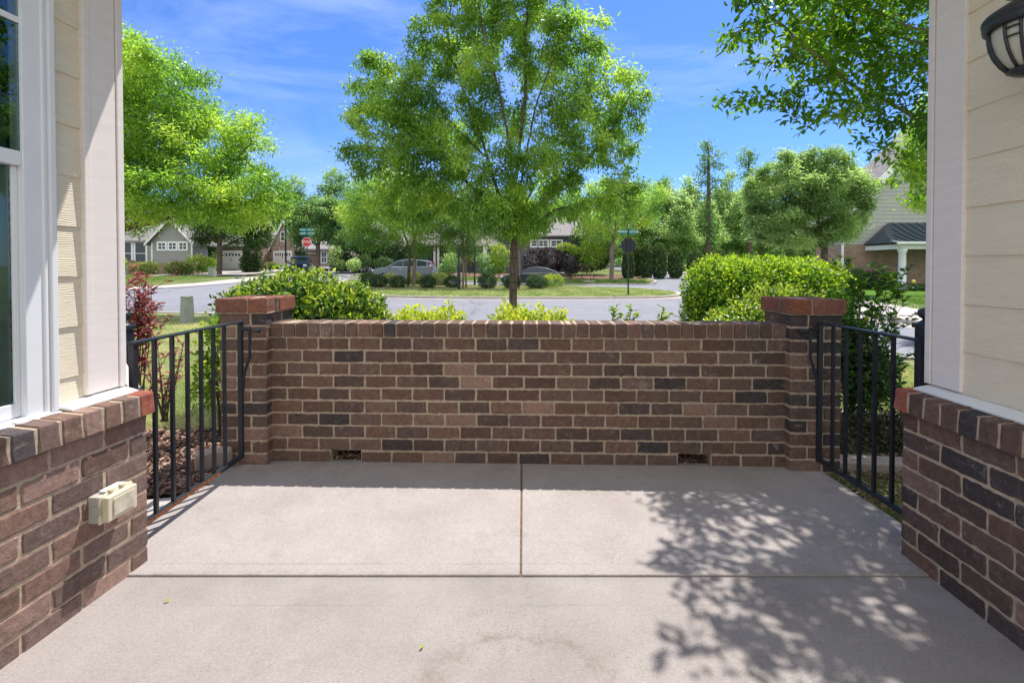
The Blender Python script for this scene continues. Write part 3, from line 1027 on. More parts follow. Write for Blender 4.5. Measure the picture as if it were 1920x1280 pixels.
weeps = [(0.385, 0.590), (2.60, 2.815)]
for r_ in range(10):
    z = CH * (r_ + .5) - .004
    first = BL if r_ % 2 == 0 else BL * 0.52
    if r_ == 0:
        for a, b in ((0, weeps[0][0]), (weeps[0][1], weeps[1][0]), (weeps[1][1], WT)):
            course(mb, WL + ud * a, ud, nd, b - a, z, BL, BL * R.uniform(.85, 1), BH, DW, lambda s, e: pickcol(.12, 0.02))
    else:
        pk = .28 if r_ == 4 else (.16 if r_ in (3, 8) else .04)
        course(mb, WL, ud, nd, WT, z, BL * (1 + R.uniform(-.006, .006)), first, BH, DW, lambda s, e: pickcol(.05 + .06 * (s > 2.2), pk))
# rowlock cap of the wall
nr = 40
for k in range(nr):
    s = WT * (k + .5) / nr
    brick(mb, WL + ud * s + zv * (0.81 + .046 + R.gauss(0, .001)) + nd * (.010 + max(-.001, R.gauss(0, .0012))), ud, zv, nd, WT / nr - .0115, .087, DW + .015, pickcol(.06, .02, (1.0, 1.0, 1.02)), 4, 4, .0018)
mb.cur = 1; mb.c = (0.4, 0.33, 0.26, 1)
MW = Matrix((( ud.x, -nd.x, 0, WL.x), (ud.y, -nd.y, 0, WL.y), (0, 0, 1, 0), (0, 0, 0, 1)))
for a, b in ((0, weeps[0][0] + .004), (weeps[0][1] - .004, weeps[1][0] + .004), (weeps[1][1] - .004, WT)):
    mb.box(a, b, .0035, DW - .006, -.06, CH, MW)
mb.box(0, WT, .0035, DW - .006, CH, .897, MW)
mb.build('wall_body', [M['brick'], M['mortar']], wall)


def pier(c0, w, d, side):
    """c0 = front-left corner at ground; body > cap"""
    mb = MB()
    lft = -ud
    for r_ in range(12):
        z = CH * (r_ + .5) - .004
        alt = r_ % 2 == (0 if side < 0 else 1)
        fl = BL * (.52 if alt else .97)
        sh = (1.0, 1.0, 1.02)
        course(mb, c0, ud, nd, w, z, BL, fl, BH, .095, lambda s, e: pickcol(.22 if side > 0 else .10, .08, sh))
        # the two flanks, butted behind the front bricks
        for sgn in (0, 1):
            o = c0 + (ud * w if sgn else Vector((0, 0, 0))) - nd * .099
            course(mb, o, -nd, ud if sgn else -ud, d - .099, z, BL, BL * (.97 if alt else .52), BH, .07, lambda s, e: pickcol(.10, .08))
    mb.cur = 1; mb.c = (.4, .33, .26, 1)
    MP = Matrix(((ud.x, -nd.x, 0, c0.x), (ud.y, -nd.y, 0, c0.y), (0, 0, 1, 0), (0, 0, 0, 1)))
    mb.box(.0035, w - .0035, .0035, d, -.06, .972, MP)
    p = mb.build('pier', [M['brick'], M['mortar']], wall)
    mb = MB(); ov = .02
    zc = .968 + .047
    o = c0 - ud * ov + nd * ov
    wt, dt = w + 2 * ov, d + 2 * ov
    a = .205 if side < 0 else .14
    for s, e in ((0, a), (a, wt)):
        c = o + ud * ((s + e) / 2) + zv * zc
        brick(mb, c, ud, zv, nd, e - s - .010, .088, .10, tuple(x * R.uniform(.9, 1.1) for x in R.choice(REDB)) + (1,), 7, 4)
    for sgn in (0, 1):
        oo = o + (ud * wt if sgn else Vector((0, 0, 0))) - nd * .104
        for s, e in ((0, .045), (.045, dt - .104)):
            brick(mb, oo - nd * ((s + e) / 2) + zv * zc, -nd if sgn == 0 else -nd, zv, ud if sgn else -ud, e - s - .009, .088, .11, (tuple(x for x in R.choice(REDB)) if s > 0.01 else (.16, .11, .10)) + (1,), 6, 4)
    brick(mb, o + ud * wt / 2 - nd * (dt) + zv * zc, -ud, zv, -nd, wt - .01, .088, .05, (.2, .1, .08, 1), 6, 3)
    mb.cur = 1; mb.c = (.4, .33, .26, 1)
    MP = Matrix(((ud.x, -nd.x, 0, o.x), (ud.y, -nd.y, 0, o.y), (0, 0, 1, 0), (0, 0, 0, 1)))
    mb.box(.008, wt - .008, .008, dt - .008, .966, 1.054, MP)
    mb.build('cap', [M['brick'], M['mortar']], p)


pier(WL - ud * .292 + nd * .062, .298, .33, -1)
pier(WR - ud * .004 + nd * .062, .305, .33, 1)

# ------------------------------------------------------------------ own house (both sides of the porch)
house = thing('porch_house', 'beige lap sided house with brick base flanking the patio on both sides', 'house', (0, -1, 0))


def frame(cx, cy, slope, side):
    """local frame of a porch side wall. s runs from the corner towards the camera, n points into the porch"""
    s = Vector((-slope, -1, 0)).normalized()
    n = Vector((-s.y, s.x, 0)) * side
    return Vector((cx, cy, 0)), s, n


LO, LS, LN = frame(-1.553, 2.03, 0.0755, 1)
RO, RS, RN = frame(1.700, 2.08, 0.0478, -1)
if LN.x < 0: LN = -LN
if RN.x > 0: RN = -RN
ZS = .633        # underside of the sill course
WLEN = 2.9


def MF(o, s, n, z=0.0):
    return Matrix(((s.x, n.x, 0, o.x), (s.y, n.y, 0, o.y), (0, 0, 1, z), (0, 0, 0, 1)))


for O_, S_, N_, sd in ((LO, LS, LN, -1), (RO, RS, RN, 1)):
    mb = MB()
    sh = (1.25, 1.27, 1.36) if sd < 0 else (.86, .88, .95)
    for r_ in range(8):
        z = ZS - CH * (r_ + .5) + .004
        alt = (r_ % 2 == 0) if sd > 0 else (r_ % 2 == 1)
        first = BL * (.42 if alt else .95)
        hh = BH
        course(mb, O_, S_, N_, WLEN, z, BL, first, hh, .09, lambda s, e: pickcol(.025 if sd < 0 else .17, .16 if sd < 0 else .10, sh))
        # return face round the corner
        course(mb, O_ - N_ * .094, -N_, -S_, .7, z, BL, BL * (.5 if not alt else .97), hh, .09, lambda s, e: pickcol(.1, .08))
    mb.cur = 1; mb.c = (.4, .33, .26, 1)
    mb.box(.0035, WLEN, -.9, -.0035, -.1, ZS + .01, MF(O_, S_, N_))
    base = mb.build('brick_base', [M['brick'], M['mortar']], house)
    if sd < 0: base['label'] = 'sunlit brick base below the window'
    # rowlock sill
    mb = MB(); pitch = .080; k = 0
    tilt = math.radians(4)
    so = -.022
    while so + k * pitch < WLEN - .1:
        s0 = so + k * pitch
        up_ = Vector((0, 0, 1))
        col = (.33, .105, .07, 1) if k == 0 else pickcol(.02, .04, sh)
        o = O_ + S_ * (s0 + pitch / 2) + N_ * .024 + up_ * (ZS + .046)
        wdv = (up_ * math.cos(tilt) - N_ * math.sin(tilt)).normalized()
        ndv = (N_ * math.cos(tilt) + up_ * math.sin(tilt) * -1).normalized()
        brick(mb, o, S_, wdv, ndv, pitch - .0115, .089, .19, col, 4, 4, .0018)
        k += 1
    mb.cur = 1; mb.c = (.4, .33, .26, 1)
    prof = [(.0215, ZS + .004), (.0180, ZS + .0868), (-.19, ZS + .1005), (-.19, ZS + .004)]
    mb.prism(prof, -.015, WLEN, lambda p, q, t: tuple(O_ + S_ * t + N_ * p + zv * q))
    sill = mb.build('sill', [M['brick'], M['mortar']], base)
    # white flashing strip on the sill
    mb = MB()
    prof = [(-.035, ZS + .094), (-.035, ZS + .100), (-.055, ZS + .106), (-.16, ZS + .128), (-.16, ZS + .112)]
    end = .285 if sd < 0 else WLEN
    mb.prism(prof, .012 if sd > 0 else .0, end, lambda p, q, t: tuple(O_ + S_ * t + N_ * p + zv * q))
    mb.build('flashing', M['flash'], base)
    # sheathing and clapboards
    NS = -.115                              # siding plane
    mb = MB()
    lap = .19; z0 = ZS + .115
    a0, a1 = .16, (.30 if sd < 0 else WLEN)
    k = 0
    while z0 + k * lap < 3.0:
        zb = z0 + k * lap - (.10 if sd < 0 else .02)
        zt = zb + lap + .03
        lo = max(zb, ZS + .118)
        prof = [(NS + .013, lo), (NS + .005, zt), (NS - .006, zt), (NS + .002, lo)]
        if zt > lo + .03:
            mb.prism(prof, a0, a1, lambda p, q, t: tuple(O_ + S_ * t + N_ * p + zv * q))
        k += 1
    mb.build('siding', M['siding'], house, bevel=.0012)
    mb = MB()
    mb.box(.012, WLEN, -.9, NS - .008, ZS + .01, 2.69, MF(O_, S_, N_)) if sd > 0 else (
        mb.box(.012, .32, -.9, NS - .008, ZS + .01, 2.69, MF(O_, S_, N_)), mb.box(1.16, WLEN, -.9, NS - .008, ZS + .01, 2.69, MF(O_, S_, N_)),
        mb.box(.32, 1.16, -.9, NS - .008, ZS + .01, .70, MF(O_, S_, N_)), mb.box(.32, 1.16, -.9, NS - .008, 2.35, 2.69, MF(O_, S_, N_)))
    mb.build('sheathing', M['siding'], house)
    # corner board
    mb = MB()
    zt = 2.69; zb = ZS + .122
    w = .172
    mb.box(.034, w, NS - .006, NS + .024, zb, zt, MF(O_, S_, N_))
    mb.box(.0, .030, NS - .14, NS + .028, zb, zt, MF(O_, S_, N_))
    mb.box(w - .026, w + .002, NS - .004, NS + .0275, zb, zt, MF(O_, S_, N_)) if sd < 0 else None
    mb.build('corner_board', M['trim'], house, bevel=.003)

# window on the left wall
NS = -.115
mb = MB()
ML = MF(LO, LS, LN)
cz0, cz1 = .735, 2.36
c0, c1 = .297, 1.20
mb.box(c0, c0 + .098, NS - .02, NS + .030, cz0, cz1, ML)
mb.box(c0 - .004, c0 + .018, NS - .012, NS + .042, cz0, cz1, ML)
mb.box(c0 + .026, c0 + .038, NS - .012, NS + .036, cz0, cz1, ML)
mb.box(c1 - .095, c1, NS - .02, NS + .030, cz0, cz1, ML)
mb.box(c0, c1, NS - .02, NS + .030, cz1, cz1 + .10, ML)
mb.box(c0 - .004, c1, NS - .06, NS + .050, ZS + .098, cz0 - .012, ML)
mb.box(c0 - .002, c1, NS - .06, NS + .036, cz0 - .0118, cz0 + .004, ML)
fr = mb.build('window', M['white'], house, bevel=.003)
mb = MB(); mb.box(c0 + .0985, c1 - .1, NS - .01, NS + .024, 2.08, 2.10, ML); mb.build('muntin', M['white'], fr)
mb = MB()
mb.box(c0 + .0985, c0 + .116, NS - .05, NS + .010, cz0 + .01, 1.597, ML)         # lower sash
mb.box(c0 + .0985, c1 - .1, NS - .05, NS + .0095, cz0 + .006, cz0 + .055, ML)
mb.box(c0 + .0985, c1 - .1, NS - .05, NS + .026, 1.598, 1.648, ML)              # meeting rail
mb.build('sash', M['white'], fr, bevel=.003)
mb = MB()
mb.box(c0 + .0982, c1 - .1, NS + .016, NS + .020, 1.6485, cz1, ML)
mb.box(c0 + .1165, c1 - .1, NS - .004, NS + .002, cz0 + .0555, 1.597, ML)
mb.build('pane', M['glass'], fr)
mb = MB()
z = cz0 + .03
while z < cz1:
    mb.add([tuple(ML @ Vector(p)) for p in ((c0 + .12, NS - .05, z), (c1 - .1, NS - .05, z), (c1 - .1, NS - .09, z + .022), (c0 + .12, NS - .09, z + .022),
                                            (c0 + .12, NS - .05, z - .002), (c1 - .1, NS - .05, z - .002), (c1 - .1, NS - .09, z + .020), (c0 + .12, NS - .09, z + .020))],
           [(0, 1, 2, 3), (7, 6, 5, 4), (0, 4, 5, 1), (2, 6, 7, 3)])
    z += .042
mb.build('blind', M['blind'], fr)
mb = MB(); mb.box(.325, 1.155, NS - .7, NS - .10, .705, 2.345, ML)
mb.build('room', M['inside'], fr)
# porch roof across the opening, out of view, kept narrow to let sky light in
mb = MB(); mb.box(-1.50, 2.6, 1.15, 2.262, 2.70, 2.95); mb.build('porch_roof', M['white'], house)
mb = MB(); mb.box(-2.3, -1.503, .6, 1.90, 2.70, 2.95); mb.build('eave', M['white'], house)

# downspout outlet at the left corner
ds = thing('downspout', 'white ribbed downspout elbow behind the left corner board', 'downspout', (-1.86, 2.22, 0))
mb = MB()
a, b = Vector((-1.93, 2.20, 1.0)), Vector((-1.815, 2.25, .655))
e1 = at(212, 672, 2.22); e2 = at(244, 738, 2.22)
dv = (e2 - e1).normalized()
px = Vector((dv.z, 0, -dv.x)); py = Vector((0, 1, 0))
def tb(mb, p, q, w, d, k):
    vs = []
    for c in (p, q):
        f = 1.0 if c is p else k
        for i, j in ((-1, -1), (1, -1), (1, 1), (-1, 1)): vs.append(c + px * w * i * f + py * d * j)
    mb.add(vs, [(0, 1, 2, 3), (4, 5, 6, 7), (0, 1, 5, 4), (1, 2, 6, 5), (2, 3, 7, 6), (3, 0, 4, 7)])
tb(mb, e1 - dv * .06, e2, .028, .022, 1.15)
for i in (-1, -.33, .33, 1):
    o_ = px * i * .026 - py * .024
    tb(mb, e1 - dv * .05 + o_, e2 + dv * .002 + o_ * 1.05, .0045, .006, 1.0)
mb.build('elbow', M['flash'], ds, bevel=.002)
mb = MB(); mb.box(-1.97, -1.91, 2.19, 2.25, .74, 2.7); mb.build('pipe', M['flash'], ds, bevel=.004)
mb = MB(); tb(mb, e2 - dv * .018, e2 - dv * .006, .036, .030, 1.0); tb(mb, e2 + dv * .002, e2 + dv * .012, .037, .031, 1.0)
mb.build('collar', M['flash'], ds, bevel=.002)

# outlet cover on the left brick base
oc = thing('outlet_cover', 'yellowed clear weatherproof outlet cover on the left brick base', 'outlet cover', tuple(LO + LS * .2 + zv * .3))
mb = MB(); mb.box(.122, .262, -.004, .036, .300, .400, ML); mb.build('back_box', M['grey_plastic'], oc, bevel=.004)
mb = MB()
mb.box(.120, .264, .0365, .046, .297, .403, ML)
mb.box(.128, .256, .046, .072, .303, .397, ML)
mb.build('lid', M['box_plastic'], oc, bevel=.012, seg=3)
mb = MB(); mb.box(.143, .235, .0725, .076, .318, .384, ML); mb.build('window_panel', simple('clouded_panel', (.55, .51, .40), .25, .5, .25, 30), oc, bevel=.006, seg=3)
mb = MB(); mb.box(.150, .232, .010, .040, .402, .411, ML); mb.build('hinge', M['flash'], oc, bevel=.003)
for a_ in (.158, .205):
    mb = MB(); mb.box(a_, a_ + .02, .034, .052, .405, .413, ML); mb.build('hinge_knuckle', M['box_plastic'], oc, bevel=.002)
mb = MB(); mb.box(.262, .268, .018, .050, .335, .366, ML); mb.build('latch', M['grey_plastic'], oc, bevel=.002)

# wall lantern on the right wall
lc = at(1938, 58, 1.50)
lan = thing('wall_lantern', 'black caged wall lantern with frosted bowl on right siding', 'lantern', tuple(lc))
LK = .86
ML_ = Matrix.Translation(lc) @ Matrix.Scale(LK, 4)
mb = MB(); mb.lathe([(.0, .175), (.03, .17), (.075, .155), (.078, .148), (.05, .135), (.046, .12), (.09, .10), (.128, .075), (.138, .062), (.138, .050), (.130, .046), (.137, .040), (.134, .022), (.122, .016), (.115, .020), (.0, .05)], 40, ML_)
mb.build('hood', M['iron'], lan, smooth=True)
bowl0 = [(.112, .03), (.112, .0), (.108, -.03), (.096, -.07), (.078, -.105), (.055, -.135)]
bowl = [(a * LK, b * LK) for a, b in bowl0]
mb = MB(); mb.lathe([(.0, .03)] + bowl0 + [(.0, -.137)], 40, ML_); mb.build('bowl', M['frost'], lan, smooth=True)
mb = MB()
for g in range(6):
    for dlt in (-.19, .19):
        t = g * PI / 3 + .3 + dlt
        mb.tube([lc + Vector((math.cos(t) * (r + .006), math.sin(t) * (r + .006), z)) for r, z in bowl], .0045, 6)
    t = g * PI / 3 + .3
    for r, z in ((.118 * LK, .0), (.114 * LK, -.03 * LK)):
        mb.tube([lc + Vector((math.cos(t + q) * r, math.sin(t + q) * r, z)) for q in (-.19, -.06, .06, .19)], .0032, 6)
mb.build('cage', M['iron'], lan, smooth=True, fix=False)
mb = MB(); mb.lathe([(.0, -.128), (.068, -.132), (.07, -.138), (.05, -.150), (.022, -.154), (.02, -.168), (.0, -.172)], 32, ML_); mb.build('base_cup', M['iron'], lan, smooth=True)
wx = RO + RS * ((RO.y - lc.y)) + RN * -.105
mb = MB(); mb.tube([lc + Vector((0, 0, .17)), lc + Vector((.02, 0, .24)), lc + Vector((.12, 0, .26)), Vector((wx.x, lc.y, lc.z + .16))], .012, 8); mb.build('arm', M['iron'], lan, smooth=True, fix=False)
mb = MB(); mb.box(wx.x - .012, wx.x + .03, lc.y - .06, lc.y + .06, lc.z - .02, lc.z + .26); mb.build('back_plate', M['iron'], lan, bevel=.006)


# ------------------------------------------------------------------ gates
def gate(x, yh, yl, bal, label, rusty, side):
    g = thing('iron_gate', label, 'gate', (x, (yh + yl) / 2, 0), 'iron gates at the ends of the patio wall')
    zt, zb = .918, .085
    mb = MB(); mb.box(x - .021, x + .021, yl - .012, yh + .012, zt, zt + .011); mb.build('top_rail', M['iron'], g, bevel=.003)
    mb = MB(); mb.box(x - .0125, x + .0125, yl + .0125, yh - .0125, zb, zb + .025); br = mb.build('bottom_rail', M['iron'], g, bevel=.003)
    if rusty:
        mb = MB(); mb.box(x + .0127, x + .0142, yl + .02, yl + (yh - yl) * .72, zb + .003, zb + .020); ru = mb.build('rust_patch', M['rust'], br)
    for y in (yh, yl):
        mb = MB(); mb.box(x - .0128, x + .0128, y - .0128, y + .0128, zb - .002, zt - .0005); mb.build('stile', M['iron'], g, bevel=.003)
    for y in bal:
        mb = MB(); mb.box(x - .0078, x + .0078, y - .0078, y + .0078, zb + .0255, zt - .0005); mb.build('baluster', M['iron'], g)
    s = side
    hx = x + s * .055
    hy = yh + .005
    mb = MB()
    mb.tube([(hx, hy, zt - .04), (hx, hy, zt - .10), (hx, hy, zt - .20), (x + s * .018, yh, zt - .33), (x + s * .014, yh, zt - .42)], .010, 6)
    mb.tube([(x + s * .01, yh, zt - .035), (hx + s * .004, hy, zt - .035)], .014, 8)
    mb.tube([(hx, hy + .002, zt - .05), (hx + s * .055, hy + .004, zt - .05)], .007, 8)
    mb.tube([(hx + s * .045, hy + .004, zt - .05), (hx + s * .062, hy + .004, zt - .05)], .013, 8)
    mb.build('hinge', M['iron'], g, fix=False)
    ls = -s
    mb = MB()
    pf = [(0, 0), (.045, .0), (.045, .02), (.03, .05), (0, .075)]
    mb.prism(pf, yl - .004, yl + .004, lambda p, q, t: (x + ls * (.014 + p), t, zt - .30 + q))
    mb.box(*sorted((x + ls * .014, x + ls * .075)), yl - .006, yl + .006, zt - .315, zt - .300)
    mb.build('latch', M['iron'], g, bevel=.002)
    return g


gate(-1.662, 2.93, 2.10, [2.225, 2.340, 2.450, 2.557, 2.662, 2.765], 'black iron gate left of the brick wall with rusty bottom rail', True, 1)
gate(1.852, 2.88, 2.17, [2.325, 2.440, 2.546, 2.652, 2.760], 'black iron gate in the shade right of the brick wall', False, -1)


def gate_post(x, y, zt, label):
    p = thing('gate_post', label, 'post', (x, y, 0), 'iron posts the gates latch to')
    mb = MB(); mb.box(x - .026, x + .026, y - .026, y + .026, -.05, zt); mb.build('shaft', M['iron'], p, bevel=.003)
    mb = MB()
    mb.box(x - .034, x + .034, y - .034, y + .034, zt, zt + .022)
    mb.lathe([(.030, zt + .0222), (.018, zt + .032), (.012, zt + .036)], 16, Matrix.Translation((x, y, 0)))
    mb.build('cap', M['iron'], p, bevel=.003)
    mb = MB(); mb.lathe([(.0, .036), (.010, .036), (.009, .044), (.020, .050), (.027, .062), (.028, .072), (.024, .084), (.012, .092), (.0, .094)], 20, Matrix.Translation((x, y, zt)))
    mb.build('finial', M['iron'], p, smooth=True)


gate_post(-1.862, 2.30, .955, 'black iron post with ball finial beside the left corner board')
gate_post(1.895, 2.20, .975, 'black iron post with ball finial beside the right corner board')

# edging stones by the gates
def stone(name, label, p, L, D, h, rot=0, group=None):
    mb = MB()
    mb.box(-L / 2, L / 2, -D / 2, D / 2, -.06, h)
    me = mb.build(name, M['edging'], None, bevel=.015, seg=3)
    me.location = p; me.rotation_euler = (0, 0, rot)
    return tag(me, label, 'edging stone', group)


stone('edging_stone', 'small tan edging block in the mulch beside the left pier', (-1.86, 2.98, .0), .20, .10, .12, .5)
eg = 'edging blocks round the bed behind the right gate'
stone('edging_stone', 'long grey edging slab behind the right gate bars', (2.33, 2.96, -.02), .85, .14, .085, -.12, eg)
stone('edging_stone', 'pale round ended edging block nearest the right brick base', (2.72, 2.93, -.02), .2, .14, .12, .2, eg)
for i, (px_, py_, rt, lb) in enumerate(((2.45, 4.02, -.25, 'pinkish edging block at the back of the bed, nearest the wall'), (2.78, 3.92, -.3, 'pinkish edging block at the back of the bed, middle one'),
                                       (3.10, 3.80, -.35, 'pinkish edging block at the back of the bed, nearest the house'))):
    stone('edging_stone', lb, (px_, py_, -.02), .31, .13, .09, rt, eg)

# ------------------------------------------------------------------ mulch chips, grass, litter
def scatter(poly, n):
    xs = [p[0] for p in poly]; ys = [p[1] for p in poly]
    out = []
    px_, py_ = np.array(xs), np.array(ys)
    while sum(len(o) for o in out) < n:
        q = np.stack([rng.uniform(min(xs), max(xs), 20000), rng.uniform(min(ys), max(ys), 20000)], 1)
        ins = np.zeros(len(q), bool)
        j = len(poly) - 1
        for i in range(len(poly)):
            c = ((py_[i] > q[:, 1]) != (py_[j] > q[:, 1])) & (q[:, 0] < (px_[j] - px_[i]) * (q[:, 1] - py_[i]) / (py_[j] - py_[i] + 1e-12) + px_[i])
            ins ^= c; j = i
        out.append(q[ins])
    return np.concatenate(out)[:n]


def chips(poly, n, L, name='mulch_chips', off=0.0):
    q = scatter(poly, n)
    pos = np.c_[q, H(q[:, 0], q[:, 1]) + off + rng.uniform(.0, .03, n)]
    ax = np.c_[rng.normal(size=(n, 2)), rng.normal(size=n) * .35]
    nr_ = np.c_[rng.normal(size=(n, 2)) * .45, np.ones(n)]
    v, p, k = leaf_arrays(pos, ax, nr_, L * rng.uniform(.4, 1.2, n), L * .38 * rng.uniform(.5, 1.2, n), False)
    o = link(name, np_mesh(name, v, p, M['chip'], np.repeat(rng.random(n), k)))
    return tag(o, kind='stuff')


chips([(-3.4, 2.40), (-2.3, 2.46), (-1.99, 2.65), (-1.785, 2.69), (-1.785, 3.1), (-1.79, 3.7), (-3.4, 3.6)], 9000, .055)
for a_, b_ in weeps:  # dark mulch added inside the drain gaps to deepen their shade
    p0, p1 = WL + ud * a_, WL + ud * b_
    sheet('mulch_bed', [(p0.x, p0.y + .03), (p1.x, p1.y + .03), (p1.x, p1.y + .3), (p0.x, p0.y + .3)], 0.018, M['mulch'], .1, lump=.004)
    chips([(p0.x, p0.y + .02), (p1.x, p1.y + .02), (p1.x, p1.y + .25), (p0.x, p0.y + .25)], 160, .04, 'mulch_chips', .012)
chips([(-1.5, 3.26), (1.9, 3.17), (2.0, 3.6), (-1.5, 3.6)], 2500, .055, 'mulch_chips', .045)
chips([(1.91, 2.0), (1.91, 2.6), (1.91, 2.9), (2.1, 3.2), (2.9, 3.2), (2.9, 2.0)], 1500, .045)


def grass(polys, name='grass'):
    V, Pq, T, base = [], [], [], 0
    for poly, n, h, w, off, t0, kfar in polys:
        q = scatter(poly, n)
        hh = h * rng.uniform(.5, 1.2, n); ang = rng.uniform(0, 2 * PI, n)
        z = H(q[:, 0], q[:, 1]) + off
        lean = rng.normal(size=(n, 2)) * .55 * hh[:, None]
        d = np.stack([np.cos(ang), np.sin(ang)], 1) * w * .5
        v = np.empty((n, 3, 3))
        v[:, 0] = np.c_[q - d, z]; v[:, 1] = np.c_[q + d, z]; v[:, 2] = np.c_[q + lean, z + hh]
        V.append(v.reshape(-1, 3)); Pq.append(base + np.arange(n * 3).reshape(n, 3)); base += n * 3
        c3 = np.c_[q, q[:, :1] * 0]
        c3[:, 2] = q[:, 1] * .7
        T.append(np.repeat(np.clip(t0 + (clump(c3, .5) - .5) * .5 + rng.normal(size=n) * .2, 0, 1), 3))
    o = link(name, np_mesh(name, np.concatenate(V), [np.concatenate(Pq)], M['grass'], np.concatenate(T)))
    return tag(o, label='grass blades of the lawns', cat='grass', kind='stuff')


grass([([(-5.2, 3.66), (-1.5, 3.8), (-1.5, 6.0), (-6.5, 6.0)], 46000, .050, .006, -.03, .66, 0),
       ([(-7.5, 6.0), (-1.5, 6.0), (-3, 11.5), (-10.5, 13.3)], 52000, .055, .010, -.03, .62, 0),
       ([(2.4, 4.1), (3.6, 3.7), (5.6, 5), (4.9, 7.3), (2.4, 8)], 30000, .06, .007, -.03, .52, 0),
       ([(1.91, 2.02), (1.91, 2.6), (1.91, 2.9), (2.7, 2.9), (2.6, 2.02)], 5200, .04, .005, -.014, .22, 0),
       ([(p[0] * .985 - .0, 27.5 + (p[1] - 27.5) * .97) for p in isl], 60000, .06, .03, 0.0, .55, 0),
       ([(11.9, 13.2), (14.8, 11), (20, 22), (14.6, 22)], 26000, .06, .022, 0.0, .08, 0),
       ([(-33, 29), (-26.4, 30.5), (-25.6, 34), (-26, 42.8), (-40, 42.8), (-45, 31)], 26000, .08, .05, 0.0, .22, 0),
       ([(-8, 39.2), (11, 39.2), (12, 43.2), (-12, 44)], 26000, .08, .05, 0.0, .22, 0)])
for i, (u_, v_, lb) in enumerate(((307, 1137, 'small pale green fallen leaf on the porch slab at left'), (787, 1229, 'narrow green fallen leaf on the porch slab near middle'))):
    y_ = CZ * F / (v_ - 503); p = at(u_, v_, y_)
    v, pq, k = leaf_arrays(np.array([[p.x, p.y, .007]]), np.array([[.7 if i == 0 else .5, .3 if i == 0 else 1, 0.08]]), np.array([[.1, -.2, 1.0]]), np.array([.022]), np.array([.010]), True)
    o = link('fallen_leaf', np_mesh('fallen_leaf', v - np.array([[p.x, p.y, .007]]), pq, M['leaf_lime'], np.full(k, .75)))
    o.location = (p.x, p.y, .007)
    tag(o, lb, 'leaf')
n = 520
q = scatter([(-1.4, 1.45), (1.5, 1.45), (1.6, 1.90), (-1.45, 1.90)], n)
q[260:380] = np.stack([rng.uniform(-1.7, 1.7, 120), 1.93 + rng.normal(size=120) * .006], 1)
q[380:470] = np.stack([rng.uniform(-1.5, 1.7, 90), 3.02 + rng.normal(size=90) * .03], 1)
q[470:] = np.stack([rng.normal(1.83, .04, 50), rng.uniform(2.0, 2.8, 50)], 1)
q[:140] = np.stack([rng.normal(.05, .16, 140), rng.normal(1.60, .07, 140)], 1)
v, pq, k = leaf_arrays(np.c_[q, np.full(n, .008)], np.c_[rng.normal(size=(n, 2)), np.zeros(n)], np.tile([[0, 0, 1.0]], (n, 1)), rng.uniform(.002, .007, n), rng.uniform(.002, .004, n), False)
tag(link('grit', np_mesh('grit', v, pq, M['chip'], np.repeat(rng.random(n), k))), label='crumbs of debris on the concrete', cat='debris', kind='stuff')

# ------------------------------------------------------------------ near plants
def PL(u, v, d, ru, rv, rd):
    """ellipsoid lobe from where it stands in space: centre at distance d, radii given as seen at that distance"""
    p = at(u, v, d)
    return (tuple(p), (ru * d / F, rd, rv * d / F))


shrub('evergreen_bush', 'glossy evergreen bush with yellow new leaves behind the left pier', (-1.75, 4.25, -.03),
      [PL(560, 575, 4.2, 90, 65, .42), PL(640, 592, 4.15, 78, 55, .40), PL(490, 578, 4.45, 62, 48, .40), PL(585, 640, 4.2, 130, 90, .5), PL(690, 625, 4.1, 45, 48, .33)],
      36000, M['leaf_bush'], .050, .022, True, .34, .3, stems=10, shell=.62, tlow=.22, wob=.14, spr=(46, .13, 5))
stem_plant('evergreen_bush_shoot', 'orange tipped young shoot rising above the glossy bush', (-1.88, 4.3, .9),
           [[at(552, 545, 4.3), at(548, 515, 4.3), at(541, 488, 4.3)], [at(572, 545, 4.3), at(566, 520, 4.3), at(550, 512, 4.3)]],
           leafmat('leaf_orange', G((.16, .17, .02), (.36, .33, .04), (.5, .27, .07), (.5, .2, .08))), .055, .018, 46, tmid=.55, start=.2)
shrub('low_shrub', 'low yellow green shrub showing over the wall left of the tree trunk', (-.66, 3.85, -.03),
      [PL(768, 632, 3.75, 40, 50, .2), PL(800, 640, 3.75, 44, 50, .2), PL(840, 632, 3.75, 36, 52, .2)], 5200, M['leaf_lime'], .047, .022, True, .5, stems=8, tlow=.55, wob=.2, spr=(40, .10, 5))
shrub('low_shrub', 'low yellow green shrub showing over the wall in front of the tree trunk', (.14, 3.85, -.03),
      [PL(958, 632, 3.75, 36, 50, .2), PL(990, 638, 3.75, 40, 50, .2), PL(1030, 634, 3.75, 40, 50, .2)], 5400, M['leaf_lime'], .047, .022, True, .5, stems=8, tlow=.55, wob=.2, spr=(46, .10, 5))
for u_, lb in ((1150, 'single leafy sprig above the wall, left one of three'), (1182, 'single leafy sprig above the wall, middle one of three'), (1240, 'single leafy sprig above the wall, right one of three')):
    b_ = at(u_, 690, 3.6); t1 = at(u_ - 3, 605, 3.6); t2 = at(u_ + R.uniform(-6, 6), 577, 3.6); t3 = at(u_ + 16, 590, 3.6)
    stem_plant('sprig', lb, b_, [[b_, t1, t2], [t1, t3]], M['leaf_lime'], .052, .026, 120, tmid=.5, start=.45, group='sprigs showing over the wall')
